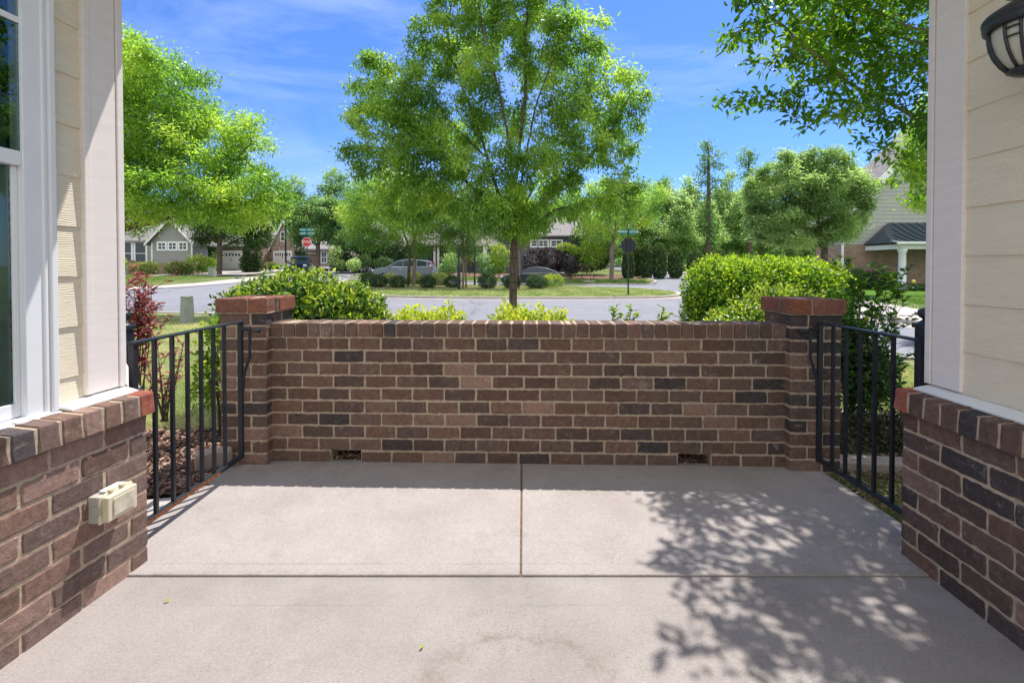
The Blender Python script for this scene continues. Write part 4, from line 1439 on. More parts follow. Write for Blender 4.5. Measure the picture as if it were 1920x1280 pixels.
shrub('hedge', 'big clipped yellow green hedge behind the right end of the wall', (3.2, 6.1, -.03),
      [PL(1334, 548, 6.0, 50, 66, .5), PL(1382, 545, 6.0, 58, 64, .55), PL(1438, 543, 6.0, 60, 63, .6), PL(1494, 545, 6.0, 60, 62, .6), PL(1542, 553, 6.0, 42, 62, .5), PL(1330, 605, 5.9, 46, 80, .5), PL(1430, 620, 5.9, 128, 88, .62), PL(1538, 625, 6.0, 48, 90, .5)],
      70000, M['leaf_hedge'], .042, .023, True, .40, stems=10, shell=.62, tlow=.22, wob=.05, spr=(70, .07, 4))
shrub('low_hedge', 'smaller yellow green bush in front of the hedge beside the right pier', (2.0, 4.1, -.03),
      [PL(1405, 615, 4.1, 60, 45, .34), PL(1460, 590, 4.2, 62, 50, .34), PL(1350, 640, 4.0, 48, 42, .3), PL(1500, 600, 4.3, 48, 50, .3)],
      15000, M['leaf_bush'], .040, .019, True, .34, stems=8, shell=.55, tlow=.3, wob=.14, spr=(60, .12, 5))
sap = []
for (a, b, c) in (((1598, 800), (1594, 660), (1600, 520)), ((1600, 800), (1608, 650), (1618, 512)), ((1605, 800), (1625, 640), (1648, 530)), ((1610, 800), (1640, 640), (1668, 512)),
                  ((1612, 800), (1650, 660), (1688, 545)), ((1606, 800), (1640, 700), (1678, 600)), ((1600, 800), (1590, 700), (1584, 590)), ((1612, 800), (1660, 730), (1692, 668)), ((1606, 800), (1628, 740), (1650, 690))):
    sap.append([at(*a, 3.75), at(*b, 3.75 + R.uniform(-.2, .2)), at(*c, 3.75 + R.uniform(-.35, .3))])
stem_plant('tall_shrub', 'open tall leafy shrub rising behind the right gate', tuple(at(1605, 800, 3.75)), sap, M['leaf_hedge'], .062, .030, 62, tmid=.30, start=.15, twigs=7)
shrub('dark_shrub', 'dense dark shrub right behind the right pier and gate hinge', (2.65, 3.75, -.03),
      [PL(1606, 690, 3.7, 36, 75, .26), PL(1585, 650, 3.8, 28, 62, .25), PL(1640, 700, 3.75, 30, 44, .2)], 5200, M['leaf_dark'], .048, .022, True, .1, stems=6, shell=.6, tlow=.35, wob=.15)
shrub('ground_cover', 'low dark leafy ground cover in the bed behind the right gate', (2.75, 3.4, -.03),
      [((2.45, 3.45, .04), (.35, .3, .16)), ((2.85, 3.4, .05), (.38, .32, .18)), ((3.2, 3.3, .04), (.3, .3, .16))], 5200, M['leaf_cover'], .04, .018, True, .2, stems=0, shell=.5, tlow=.4, wob=.25)
shrub('young_shrub', 'bright green young shrub beside the left pier', (-2.05, 3.45, -.03),
      [PL(398, 655, 3.45, 17, 52, .12), PL(392, 715, 3.45, 24, 52, .14), PL(408, 620, 3.5, 12, 26, .1)], 850, M['leaf_lime'], .055, .022, True, .3, stems=6, shell=.8, tlow=.35, wob=.2, spr=(10, .12, 5))
ns = []
for tx, ty in ((252, 545), (262, 520), (274, 515), (285, 535), (235, 560), (268, 560), (245, 590), (290, 565), (280, 595), (228, 530)):
    ns.append([at(262 + R.uniform(-8, 8), 765, 4.2), at((262 + tx) / 2 + R.uniform(-5, 5), 660, 4.2), at(tx, ty, 4.2 + R.uniform(-.15, .15))])
stem_plant('red_shrub', 'thin red leaved shrub beyond the left gate post', tuple(at(262, 765, 4.2)), ns, M['leaf_red'], .062, .022, 52, tmid=.4, start=.55, twigs=5)
ns = []
for tx, ty in ((300, 690), (318, 700), (330, 655), (345, 640), (312, 735), (272, 700), (296, 650), (270, 655), (338, 668)):
    ns.append([at(308 + R.uniform(-8, 8), 790, 3.6), at((308 + tx) / 2, 730, 3.6), at(tx, ty, 3.6 + R.uniform(-.1, .1))])
stem_plant('red_shrub', 'small low red leaved shrub seen through the left gate bars', tuple(at(308, 790, 3.6)), ns, M['leaf_red'], .055, .020, 30, tmid=.35, start=.4, twigs=2)

# ------------------------------------------------------------------ main tree
D0 = 10.0
tr = [at(962, 622, D0), at(962, 560, D0), at(963, 500, D0), at(964, 455, D0), at(962, 420, D0), at(964, 385, D0 + .05)]
tr[0].z = -.06
lob = []
for (u_, v_, ru, rv, rd, do) in ((730, 235, 84, 62, 1.0, -.3), (716, 135, 44, 42, .5, 0), (690, 180, 40, 40, .6, .2), (830, 85, 72, 70, 1.0, .4), (775, 160, 50, 40, .7, -.5), (880, 10, 80, 60, 1.0, 0), (985, 0, 90, 60, 1.1, .3), (860, -60, 90, 50, 1.1, 0), (1010, -70, 90, 50, 1.1, 0),
                                 (1070, 75, 66, 62, .9, -.4), (1010, 120, 56, 50, .9, .5), (1172, 165, 46, 46, .7, 0), (1118, 190, 48, 46, .8, .1), (1118, 118, 36, 40, .6, -.1), (930, 60, 60, 44, .9, .6), (770, 230, 44, 40, .8, .9), (1160, 225, 52, 46, .7, .4), (1125, 285, 70, 44, .9, .2), (1080, 215, 60, 50, .8, -.6), (905, 140, 50, 60, .8, -.7),
                                 (850, 240, 80, 50, 1.3, .6), (800, 305, 90, 46, 1.2, -.2), (895, 320, 70, 36, 1.0, -.8), (1035, 300, 70, 34, 1.2, -.6), (930, 392, 80, 46, 1.1, -.5), (1050, 378, 100, 42, 1.1, .3), (780, 375, 96, 44, 1.1, -.2), (1165, 370, 60, 46, .8, .3), (680, 300, 42, 40, .6, 0), (985, 420, 50, 26, .7, -.2), (960, 230, 40, 34, .8, .9)):
    lob.append(PL(u_, v_, D0 + do, ru, rv, rd))
def PX(u, v, d): return at(u, v, D0 + d)
lm = [[PX(955, 415, 0), PX(925, 335, .2), PX(905, 265, .3), PX(878, 190, .4), PX(850, 110, .5), PX(835, 50, .5)],
      [PX(962, 380, 0), PX(958, 290, -.2), PX(940, 190, -.4), PX(920, 110, -.6), PX(900, 20, -.4)],
      [PX(965, 370, 0), PX(975, 260, .3), PX(985, 170, .4), PX(984, 90, .3), PX(990, 0, .3)],
      [PX(966, 395, 0), PX(990, 270, -.2), PX(1006, 195, -.4), PX(1030, 125, -.5), PX(1060, 60, -.4)],
      [PX(968, 410, 0), PX(1018, 320, .3), PX(1050, 240, .5), PX(1080, 170, .4), PX(1110, 120, .3)],
      [PX(968, 425, 0), PX(1030, 365, 0), PX(1095, 310, .1), PX(1150, 240, .2), PX(1180, 180, .1)],
      [PX(958, 425, 0), PX(890, 355, -.2), PX(825, 290, -.3), PX(765, 230, -.3), PX(722, 160, -.1)],
      [PX(956, 435, 0), PX(870, 380, .2), PX(790, 340, .2), PX(710, 290, .1)],
      [PX(970, 440, 0), PX(1040, 395, .2), PX(1110, 375, .3), PX(1175, 360, .3)],
      [PX(905, 290, .3), PX(850, 235, .7), PX(800, 170, .3), PX(770, 130, .2)]]
tree('shade_tree', 'tall airy green tree with single straight trunk right behind the brick wall', tr[:6], lob, M['leaf_main'], .112, .035, 94000,
     step=.16, kill=.22, natt=3000, tip=.0038, rbase=.082, spread=.088, droop=.5, cl=.5, tmid=.42, limbs=lm, tsd=.2)

# left tree
tl = [gp(160, 13.2, -.08), at(172, 540, 13.2), at(182, 490, 13.2), at(200, 450, 13.1), at(222, 405, 13.0), at(262, 345, 13.0), at(290, 270, 13.0)]
lob = [PL(u_, v_, 13 + do, ru * 1.1, rv * 1.1, rd) for (u_, v_, ru, rv, rd, do) in
       ((250, 125, 62, 58, 1.0, 0), (312, 190, 88, 84, 1.5, 0), (225, 245, 95, 100, 1.6, -.3), (385, 290, 92, 76, 1.4, 0), (462, 255, 50, 48, .7, .3), (480, 365, 60, 58, .9, 0),
        (330, 365, 130, 55, 1.6, -.4), (430, 392, 84, 36, 1.1, 0), (235, 380, 70, 44, 1.2, 0), (520, 378, 22, 38, .5, .2), (120, 250, 120, 150, 1.8, 0), (150, 120, 100, 80, 1.4, .3), (95, 380, 105, 75, 1.4, 0))]
tree('street_tree', 'bright green leaning tree left of the street sign, against the left corner board', tl, lob, M['leaf_left'], .120, .042, 112000, limbs=[[at(190, 465, 13.1), at(230, 415, 12.8), at(275, 355, 12.6), at(312, 280, 12.5), at(330, 200, 12.6)], [at(195, 455, 13.1), at(290, 400, 12.6), at(400, 340, 12.8), at(470, 270, 13)], [at(205, 440, 13.1), at(330, 405, 13.1), at(440, 385, 13.2), at(515, 370, 13.2)], [at(185, 480, 13.2), at(190, 350, 13.4), at(230, 220, 13.3), at(260, 120, 13.2)]], tsd=.2, step=.22, kill=.28, natt=2600, tip=.006, rbase=.15,
     spread=.15, droop=.45, cl=.9, tmid=.46)

# overhanging tree at the right
tm = [(5.2, 5.1, -.06), (5.1, 5.05, .8), (4.95, 5.0, 1.6), (4.6, 4.75, 2.4), (4.45, 4.65, 2.75)]
lob = [PL(1390, 62, 3.9, 62, 34, .3), PL(1520, 30, 4.0, 105, 62, .5), PL(1650, 40, 4.4, 110, 95, .8), PL(1410, 188, 3.9, 70, 13, .16), PL(1480, 175, 4.0, 50, 20, .2), PL(1470, 112, 3.9, 85, 14, .2), PL(1362, 58, 3.85, 42, 18, .16), PL(1378, 184, 3.85, 46, 9, .10), PL(1430, 20, 3.85, 60, 20, .2),
       PL(1610, 150, 4.3, 120, 45, .5), PL(1690, 235, 4.5, 66, 62, .5), PL(1560, 228, 4.1, 40, 14, .2), PL(1620, 200, 4.2, 70, 24, .3), PL(1500, -70, 3.7, 130, 60, .6), PL(1660, -90, 3.9, 150, 80, .9), PL(1720, 340, 4.9, 36, 60, .3),
       ((2.15, 3.05, 3.45), (.66, .42, .30)), ((2.75, 3.2, 3.6), (.8, .7, .5)), ((1.84, 2.82, 3.15), (.30, .24, .12)), ((3.4, 3.6, 3.9), (.9, .9, .8)), ((2.5, 2.75, 3.3), (.6, .3, .25)), ((3.3, 2.75, 3.5), (.6, .4, .4)),
       ((1.72, 3.35, 3.35), (.32, .26, .10)), ((4.6, 4.6, 4.3), (1.0, 1.2, .9)), ((2.1, 2.62, 3.25), (.42, .2, .14)), ((2.9, 2.5, 3.5), (.7, .35, .4)), ((2.2, 3.0, 3.1), (.55, .35, .16)), ((2.7, 2.7, 3.2), (.6, .35, .2)), ((3.0, 3.0, 3.15), (.7, .5, .25)), PL(1590, 60, 4.2, 130, 80, .5), PL(1660, 160, 4.4, 95, 60, .5)]
tree('overhanging_tree', 'close leafy tree whose branches reach in from the top right corner', tm, lob, M['leaf_myrtle'], .078, .032, 28000, step=.11, kill=.140, natt=2900, tip=.0024, rbase=.050,
     hi=True, spread=.055, droop=.25, cl=.4, tmid=.40, bark='bark_pale', sag=.03)
te = [gp(1790, 9.5, -.06), at(1785, 500, 9.5), at(1775, 420, 9.5), at(1765, 330, 9.5)]
tree('edge_tree', 'yellow green tree half hidden by the right corner board', te, [PL(1752, 290, 9.3, 34, 80, .7), PL(1748, 370, 9.2, 26, 32, .5), PL(1800, 260, 9.5, 70, 110, 1.0)],
     M['leaf_left'], .085, .036, 26000, step=.2, kill=.28, natt=500, tip=.005, rbase=.09, spread=.12, tmid=.5)

# ------------------------------------------------------------------ trees round the island and beyond
def multi(name, label, u, v0, d, lobs, mat, n, L, W, trunks, rbase=.08, bark='bark_pale', **kw):
    base = gp(u, d, -.05)
    top = at(u, v0, d)
    return tree(name, label, [base, base.lerp(top, .5) + Vector((.05, 0, 0)), top], [PL(a, b, d + e, c, f, g) for a, b, c, f, g, e in lobs], mat, L, W, n, rbase=rbase, bark=bark, **kw)


def extra_trunk(t, pts, r0, r1, bark='bark_pale'):
    mb = MB(); mb.tube(pts, [r0 + (r1 - r0) * i / (len(pts) - 1) for i in range(len(pts))], 7)
    mb.build('trunk', M[bark], t, smooth=True, fix=False)


it = multi('island_tree', 'yellow green tree with two trunks in front of the grey car', 776, 440, 30.5,
           [(700, 400, 66, 62, 1.8, 0), (770, 400, 80, 62, 2.0, -.5), (840, 410, 62, 52, 1.6, 0), (660, 385, 30, 44, 1.0, 0), (740, 350, 70, 40, 1.8, .5), (690, 450, 40, 26, 1.0, 0), (800, 455, 60, 24, 1.0, -.4)],
           M['leaf_main'], 34000, .17, .06, 2, .11, step=.4, kill=.55, natt=700, spread=.26, droop=.4, tip=.012, tmid=.5, cl=1.4)
b_ = gp(765, 30.4, -.05); extra_trunk(it, [b_, at(768, 480, 30.4), at(764, 455, 30.4), at(752, 425, 30.3)], .10, .05, 'bark')
it = multi('island_tree', 'green tree with three slim pale trunks on the island', 868, 445, 29.5,
           [(870, 420, 56, 48, 1.6, 0), (905, 395, 50, 52, 1.5, 0), (838, 380, 44, 44, 1.4, .3), (880, 465, 44, 18, .9, 0)],
           M['leaf_silver'], 17000, .16, .06, 3, .07, step=.4, kill=.55, natt=420, spread=.24, droop=.4, tip=.011, tmid=.55)
for dx in (-8, 6):
    b_ = gp(868 + dx, 29.5, -.05); extra_trunk(it, [b_, at(868 + dx * .8, 500, 29.5), at(868 + dx * 1.8, 455, 29.5)], .055, .035)
it = multi('young_tree', 'thin pale stemmed young tree beside the shade tree trunk', 973, 470, 29.0, [(978, 445, 26, 34, .9, 0), (990, 400, 40, 40, 1.0, 0)], M['leaf_lime'], 6000, .15, .06, 1, .05, step=.4, kill=.55, natt=140, spread=.22, tip=.01)
multi('verge_tree', 'yellow green tree with one grey trunk beside the back of the sign', 1146, 470, 43,
      [(1140, 420, 62, 40, 2.2, 0), (1195, 385, 55, 46, 2.0, 0), (1110, 370, 56, 40, 1.9, 0), (1225, 365, 26, 30, 1.0, 0), (1165, 452, 26, 20, .9, 0)],
      M['leaf_main'], 20000, .20, .075, 1, .2, step=.5, kill=.7, natt=420, spread=.32, tip=.016, tmid=.62, cl=1.6)
multi('feathery_tree', 'wide feathery green tree behind the clipped hedge', 1545, 450, 23,
           [(1500, 350, 62, 34, 1.5, 0), (1455, 335, 44, 24, 1.2, .4), (1428, 372, 34, 20, 1.0, 0), (1560, 335, 50, 28, 1.4, -.3), (1590, 368, 40, 22, 1.1, 0), (1530, 300, 40, 18, 1.2, .2), (1482, 296, 24, 14, .8, 0), (1566, 298, 16, 20, .6, 0),
            (1455, 405, 52, 22, 1.2, -.4), (1520, 395, 66, 30, 1.6, 0), (1592, 408, 34, 22, 1.0, .3), (1440, 440, 40, 14, 1.0, 0), (1545, 440, 62, 18, 1.3, 0), (1500, 455, 36, 12, 1.0, -.5), (1620, 340, 20, 12, .5, 0), (1612, 385, 24, 12, .6, 0), (1415, 335, 16, 10, .5, 0)],
           M['leaf_wood'], 62000, .19, .056, 1, .15, step=.32, kill=.42, natt=1300, spread=.17, droop=.15, tip=.009, tmid=.30, cl=1.0, bark='bark', flat=.5)
for nm, lb, u_, d_, ls, n_ in (
        ('slim_tree', 'tall slim sparse tree standing above the woods', 1328, 56, [(1326, 300, 20, 44, 1.4, 0), (1312, 320, 14, 30, 1, 0), (1350, 300, 12, 30, 1, 0), (1328, 370, 22, 60, 1.5, 0), (1330, 430, 24, 30, 1.5, 0), (1356, 350, 14, 40, 1.1, 0)], 2600),
        ('slim_tree', 'second sparse tall tree, between the slim tree and the feathery tree', 1404, 60, [(1400, 298, 20, 18, 1.4, 0), (1402, 340, 16, 36, 1.2, 0), (1405, 400, 20, 40, 1.4, 0)], 2400)):
    multi(nm, lb, u_, 285, d_, ls, M['leaf_silver'], n_, .34, .16, 1, .30, step=.5, kill=.7, natt=230, spread=.34, tip=.03, bark='bark', tmid=.35)

# tree kinds for the far woods: four are grown here, the rest are copies of them
def far_kind(name, label, h, w, mat, n, L, W, u, d, sparse=1.0, bark='bark_pale', cat='tree', low=.25):
    b = gp(u, d, -.1)
    lb_ = [((b.x + R.uniform(-.3, .3) * w, b.y + R.uniform(-.3, .3) * w, b.z + h * z), (w * r, w * r, h * .16)) for z, r in ((low, .75), (.42, .95), (.58, 1.0), (.72, .8), (.85, .55), (.94, .3))]
    return tree(name, label, [b, b + Vector((.1, 0, h * .3)), b + Vector((0, 0, h * .75))], lb_, mat, L, W, n, step=.8, kill=1.1, natt=260, spread=.5, tip=.02, rbase=.018 * h, bark=bark, tmid=.45, cl=2.2, cat=cat, group='trees of the woods at the back')


woods = []
k0 = far_kind('woodland_tree', 'pale green woodland tree right of the street sign', 11.5, 2.6, M['leaf_wood'], 8500, .36, .2, 1290, 66)
k1 = far_kind('woodland_tree', 'dark green woodland tree behind the row of columnar evergreens', 12.0, 2.8, M['leaf_silver'], 9000, .36, .2, 1240, 64)
k2 = far_kind('woodland_tree', 'tall pale woodland tree behind the slim tree', 13.5, 2.4, M['leaf_wood'], 8500, .38, .2, 1362, 72)
k3 = far_kind('dark_tree', 'round topped dark tree left of the shade tree, against the sky', 17.0, 4.4, M['leaf_silver'], 12000, .42, .22, 622, 84)
for src, u_, d_, sc, lb in ((k0, 1185, 74, 1.0, 'pale woodland tree just left of the evergreens'), (k2, 1225, 82, 1.0, 'tall pale woodland tree at the left end of the woods'), (k0, 1275, 60, .80, 'pale woodland tree close behind the brightest columnar evergreen'),
                            (k0, 1400, 78, 1.0, 'pale woodland tree under the second sparse tree'), (k2, 1345, 84, .95, 'pale woodland tree far behind the slim tree'), (k0, 1515, 80, .9, 'pale woodland tree far behind the feathery tree'),
                            (k1, 1095, 70, .8, 'dark woodland tree right of the charcoal house'), (k0, 1150, 74, .9, 'pale woodland tree behind the grey trunk'), (k1, 1640, 80, .85, 'dark woodland tree left of the sage house gable'),
                            (k0, 1330, 62, .72, 'low pale woodland tree under the slim tree'), (k0, 1385, 68, .85, 'pale woodland tree left of the feathery tree'), (k2, 1425, 70, .92, 'tall pale tree just behind the left side of the feathery tree'),
                            (k0, 1480, 70, .74, 'pale woodland tree low behind the feathery tree trunk'), (k1, 1205, 60, .78, 'dark woodland tree behind the street name sign'), (k2, 1262, 78, .88, 'pale woodland tree farthest back above the evergreens'),
                            (k1, 1300, 80, .82, 'grey green woodland tree between the pale ones'), (k0, 1545, 72, .75, 'pale woodland tree behind the feathery tree, at its middle'), (k2, 1600, 74, .7, 'pale woodland tree behind the right of the feathery tree'),
                            (k1, 1450, 84, .72, 'dark woodland tree far behind the hedge'), (k1, 1130, 66, .72, 'dark woodland tree behind the verge tree')):
    dup(src, gp(u_, d_, -.1), R.uniform(0, 6), (sc * R.uniform(.95, 1.15), sc * R.uniform(.95, 1.15), sc), lb)
for u_, d_, sc, lb in ((556, 80, .92, 'dark rounded tree behind the lamp post, against the sky'), (668, 88, .98, 'dark tree behind the left lobes of the shade tree'), (500, 92, .85, 'dark tree behind the yellow green end of the left tree'),
                       (760, 86, .95, 'dark tree hidden behind the island trees'), (905, 90, .9, 'dark tree far behind the shade tree trunk'), (1045, 88, .85, 'dark tree far behind the right of the shade tree'), (400, 90, .8, 'dark tree far behind the left tree')):
    dup(k3, gp(u_, d_, -.1), R.uniform(0, 6), (sc, sc, sc * .95), lb)
multi('cloud_tree', 'dark green cloud shaped tree above the stop sign', 596, 462, 46,
      [(590, 420, 48, 40, 2.0, 0), (560, 405, 32, 32, 1.5, 0), (625, 410, 36, 36, 1.6, 0), (600, 385, 34, 22, 1.5, 0), (640, 440, 30, 28, 1.3, 0), (565, 440, 26, 20, 1.2, 0)],
      M['leaf_silver'], 17000, .26, .13, 1, .2, step=.5, kill=.7, natt=420, spread=.3, tip=.016, tmid=.38, bark='bark')
multi('yard_tree', 'dark green tree with forked trunk before the white garage', 411, 455, 46,
      [(400, 425, 44, 30, 1.8, 0), (450, 430, 42, 32, 1.8, 0), (485, 440, 32, 30, 1.5, 0), (425, 400, 50, 26, 1.8, 0), (380, 440, 20, 22, 1.0, 0)],
      M['leaf_dark'], 15000, .24, .12, 1, .24, step=.5, kill=.7, natt=420, spread=.3, tip=.016, tmid=.6, bark='bark')
multi('broadleaf_evergreen', 'dense evergreen tree between the grey gable house and the garage', 384, 470, 51, [(384, 455, 28, 44, 1.6, 0), (378, 485, 30, 26, 1.6, 0), (390, 425, 20, 26, 1.2, 0)],
      M['leaf_silver'], 9000, .26, .13, 1, .2, step=.5, kill=.7, natt=220, spread=.3, tip=.016, tmid=.5, bark='bark')
shrub('tall_evergreen', 'tall narrow ivy clad evergreen right of the white garage', gp(473, 51), [PL(473, 475, 51, 15, 42, .8), PL(470, 495, 51, 17, 20, .9)], 3600, M['leaf_dark'], .26, .14, False, .1, stems=0, tlow=.5, cat='tree')
shrub('cone_evergreen', 'dark cone shaped evergreen behind the blue vehicle', gp(563, 56), [PL(563, 478, 56, 8, 26, .6), PL(563, 487, 56, 11, 16, .7)], 1400, M['leaf_dark'], .24, .12, False, .0, stems=0, tlow=.2, cat='tree')
shrub('evergreen_mass', 'deep dark evergreen right of the stop sign', gp(665, 52), [PL(665, 475, 52, 34, 38, 2), PL(700, 470, 52, 30, 34, 2), PL(640, 490, 52, 20, 22, 1.4)], 8000, M['leaf_dark'], .28, .14, False, .0, stems=0, tlow=.2, cat='tree')
shrub('white_flowering_shrub', 'pale green shrub by the house with the red bin', gp(632, 50), [PL(630, 480, 50, 12, 22, .8), PL(640, 497, 50, 12, 8, .8)], 1500, M['leaf_wood'], .2, .1, False, .3, stems=3, tlow=.5)

# the wood that closes the view, too far to tell its trees apart
n = 42000
ang = rng.uniform(-.62, .62, n); dd = rng.uniform(93, 118, n)
hx = np.sin(ang) * dd; hy_ = np.cos(ang) * dd
htop = 9.5 + 2.2 * np.sin(hx * .35) + 1.6 * np.sin(hx * .9 + 1) + 1.2 * np.sin(hx * 2.1)
pos = np.stack([hx, hy_, 1.0 + htop * rng.random(n) ** .8], 1)
v, pq, k = leaf_arrays(pos, rng.normal(size=(n, 3)) + np.array([0, 0, -.2]), rng.normal(size=(n, 3)) * .6 + np.array([0, -.5, .8]), .95 * rng.uniform(.6, 1.3, n), .5 * rng.uniform(.6, 1.3, n), False)
tag(link('far_wood', np_mesh('far_wood', v, pq, M['leaf_wood'], np.repeat(np.clip(.4 + (clump(pos, 3.0) - .5) * .7 + rng.normal(size=n) * .15, 0, 1), k))), 'distant wood closing the view behind the houses', 'wood', None, 'stuff')

# clipped shrubs on the island: two are built, the others are copies
b0 = shrub('ball_shrub', 'proto', (0, 0, 0), [((0, 0, .36), (.52, .50, .40))], 5200, M['leaf_box'], .055, .028, False, .15, stems=0, shell=.45, tlow=.3, wob=.06)
b1 = shrub('ball_shrub', 'proto', (0, 0, 0), [((0, 0, .34), (.55, .52, .38))], 5200, M['leaf_boxlight'], .055, .028, False, .25, stems=0, shell=.45, tlow=.4, wob=.06)
grp = 'clipped shrubs on the island'
for i, (src, u_, d_, sc, lb) in enumerate((
        (b0, 690, 30.5, 1.15, 'dark ball shrub farthest left on the island'), (b0, 709, 29.0, 1.1, 'dark ball shrub second from left in the front row'), (b1, 732, 32.0, 1.05, 'brownish ball shrub behind the front row near the car bonnet'),
        (b0, 746, 28.6, 1.05, 'dark ball shrub just left of the two trunks'), (b1, 777, 32.3, 1.12, 'pale ball shrub behind the two trunks'), (b0, 802, 28.6, 1.0, 'dark ball shrub just right of the two trunks'),
        (b1, 823, 31.6, 1.2, 'pale ball shrub behind the tail of the grey car'), (b0, 848, 29.4, 1.0, 'dark ball shrub right beside the thick black post'), (b0, 914, 28.6, 1.12, 'dark ball shrub between the black post and the shade tree trunk'),
        (b0, 960, 28.8, 1.08, 'dark ball shrub half hidden by the shade tree trunk'), (b0, 1006, 28.8, 1.22, 'larger dark ball shrub in front of the black car'))):
    o = src if (src is b0 and i == 0) or (src is b1 and i == 2) else dup(src, (0, 0, 0))
    o.location = gp(u_, d_); o.rotation_euler = (0, 0, R.uniform(0, 6)); o.scale = (sc * R.uniform(.95, 1.05), sc, sc * R.uniform(.92, 1.08))
    tag(o, lb, 'shrub', grp)
shrub('ball_shrub', 'lime green clipped shrub at the tail of the black car', gp(1038, 29.2), [PL(1038, 526, 29.2, 20, 12, .55), PL(1026, 528, 29.2, 14, 11, .5)], 3400, M['leaf_lime'], .06, .03, False, .4, stems=0, shell=.25, tlow=.35, group=grp)

# shrubs in the yard behind the cars
for lb, u_, d_, ls, n_, mt, nm in (
        ('yellow topped tall bush left of the shade tree trunk', 937, 44, [(937, 480, 18, 22, .9, 0), (930, 500, 16, 16, .9, 0)], 3200, 'leaf_lime', 'garden_bush'),
        ('grey green bush left of the yellow topped bush', 908, 43, [(906, 488, 13, 13, .7, 0), (912, 505, 14, 12, .7, 0)], 2200, 'leaf_silver', 'garden_bush'),
        ('golden bush between the two black posts', 880, 46, [(880, 486, 9, 10, .6, 0)], 900, 'leaf_boxlight', 'garden_bush'),
        ('round green bush behind the tail of the grey car', 846, 43, [(846, 492, 16, 17, .9, 0), (838, 505, 16, 12, .9, 0)], 2600, 'leaf_silver', 'garden_bush'),
        ('pale bush left of the grey car bonnet', 664, 44, [(664, 497, 12, 11, .7, 0)], 1300, 'leaf_wood', 'garden_bush'),
        ('dark bush right of the pale bush before the grey car', 690, 45, [(684, 490, 12, 14, .8, 0), (720, 495, 20, 12, .9, 0)], 2200, 'leaf_dark', 'garden_bush'),
        ('yellow green vase shaped bush with dark stems right of the purple hedge', 1112, 44, [(1112, 480, 22, 20, 1.0, 0), (1102, 465, 14, 14, .8, 0), (1124, 470, 14, 16, .8, 0)], 3000, 'leaf_lime', 'garden_bush'),
        ('low twiggy brown bush right of the purple hedge', 1090, 45, [(1090, 503, 12, 7, .6, 0)], 800, 'leaf_cover', 'garden_bush'),
        ('large yellow green bush at the right end of the grey gable house', 376, 46.5, [(370, 495, 20, 16, 1.0, 0), (388, 497, 16, 14, .9, 0)], 3400, 'leaf_lime', 'garden_bush'),
        ('clipped yellow green bush under the three small windows', 334, 44.5, [(328, 503, 17, 12, .8, 0), (345, 504, 14, 11, .8, 0)], 3000, 'leaf_boxlight', 'garden_bush'),
        ('clipped bush with pale tips under the two tall windows', 272, 44.5, [(262, 504, 15, 11, .8, 0), (280, 503, 15, 12, .8, 0)], 3000, 'leaf_boxlight', 'garden_bush'),
        ('bright green bush at the left edge beside the corner board', 224, 45, [(222, 495, 10, 16, .8, 0)], 1600, 'leaf_lime', 'garden_bush'),
        ('low clipped bush under the bay window', 508, 54, [(508, 496, 9, 4, .6, 0)], 700, 'leaf_boxlight', 'garden_bush')):
    shrub(nm, lb, gp(u_, d_), [PL(a, b, d_ + e, c, f, g) for a, b, c, f, g, e in ls], n_, M[mt], .15, .075, False, .35, stems=4, shell=.4, tlow=.32, wob=.16)
shrub('purple_hedge', 'dark purple hedge with pink and lime tops behind the black car', gp(1032, 43.5),
      [PL(1005, 490, 43.5, 26, 22, 1.0), PL(1035, 488, 43.5, 30, 24, 1.0), PL(1062, 490, 43.5, 22, 24, 1.0), PL(1020, 508, 43.5, 40, 16, 1.0), PL(1055, 508, 43.5, 28, 16, 1.0)],
      6500, M['leaf_purple'], .16, .09, False, .06, stems=0, tlow=.2, wob=.08)
shrub('garden_bush', 'lime green bush growing over the right end of the purple hedge', gp(1072, 43.2), [PL(1060, 464, 43.2, 16, 7, .7), PL(1075, 470, 43.2, 12, 9, .7)], 1500, M['leaf_lime'], .15, .075, False, .35, stems=3, tlow=.4)
shrub('evergreen_mass', 'dark green evergreens right of the charcoal house', gp(1105, 50), [PL(1092, 455, 50, 22, 34, 1.4), PL(1125, 470, 50, 20, 30, 1.4), PL(1110, 490, 50, 30, 20, 1.4)], 5200, M['leaf_dark'], .26, .13, False, .05, stems=0, tlow=.3, cat='trees')
shrub('evergreen_mass', 'dark evergreens in front of the charcoal house left wing', gp(770, 50), [PL(735, 470, 50, 22, 34, 1.4), PL(775, 480, 50, 26, 26, 1.4), PL(845, 480, 50, 14, 26, 1.2)], 5200, M['leaf_dark'], .26, .13, False, .05, stems=0, tlow=.3, cat='trees')
h0 = None
grp = 'columnar evergreens at the bend'
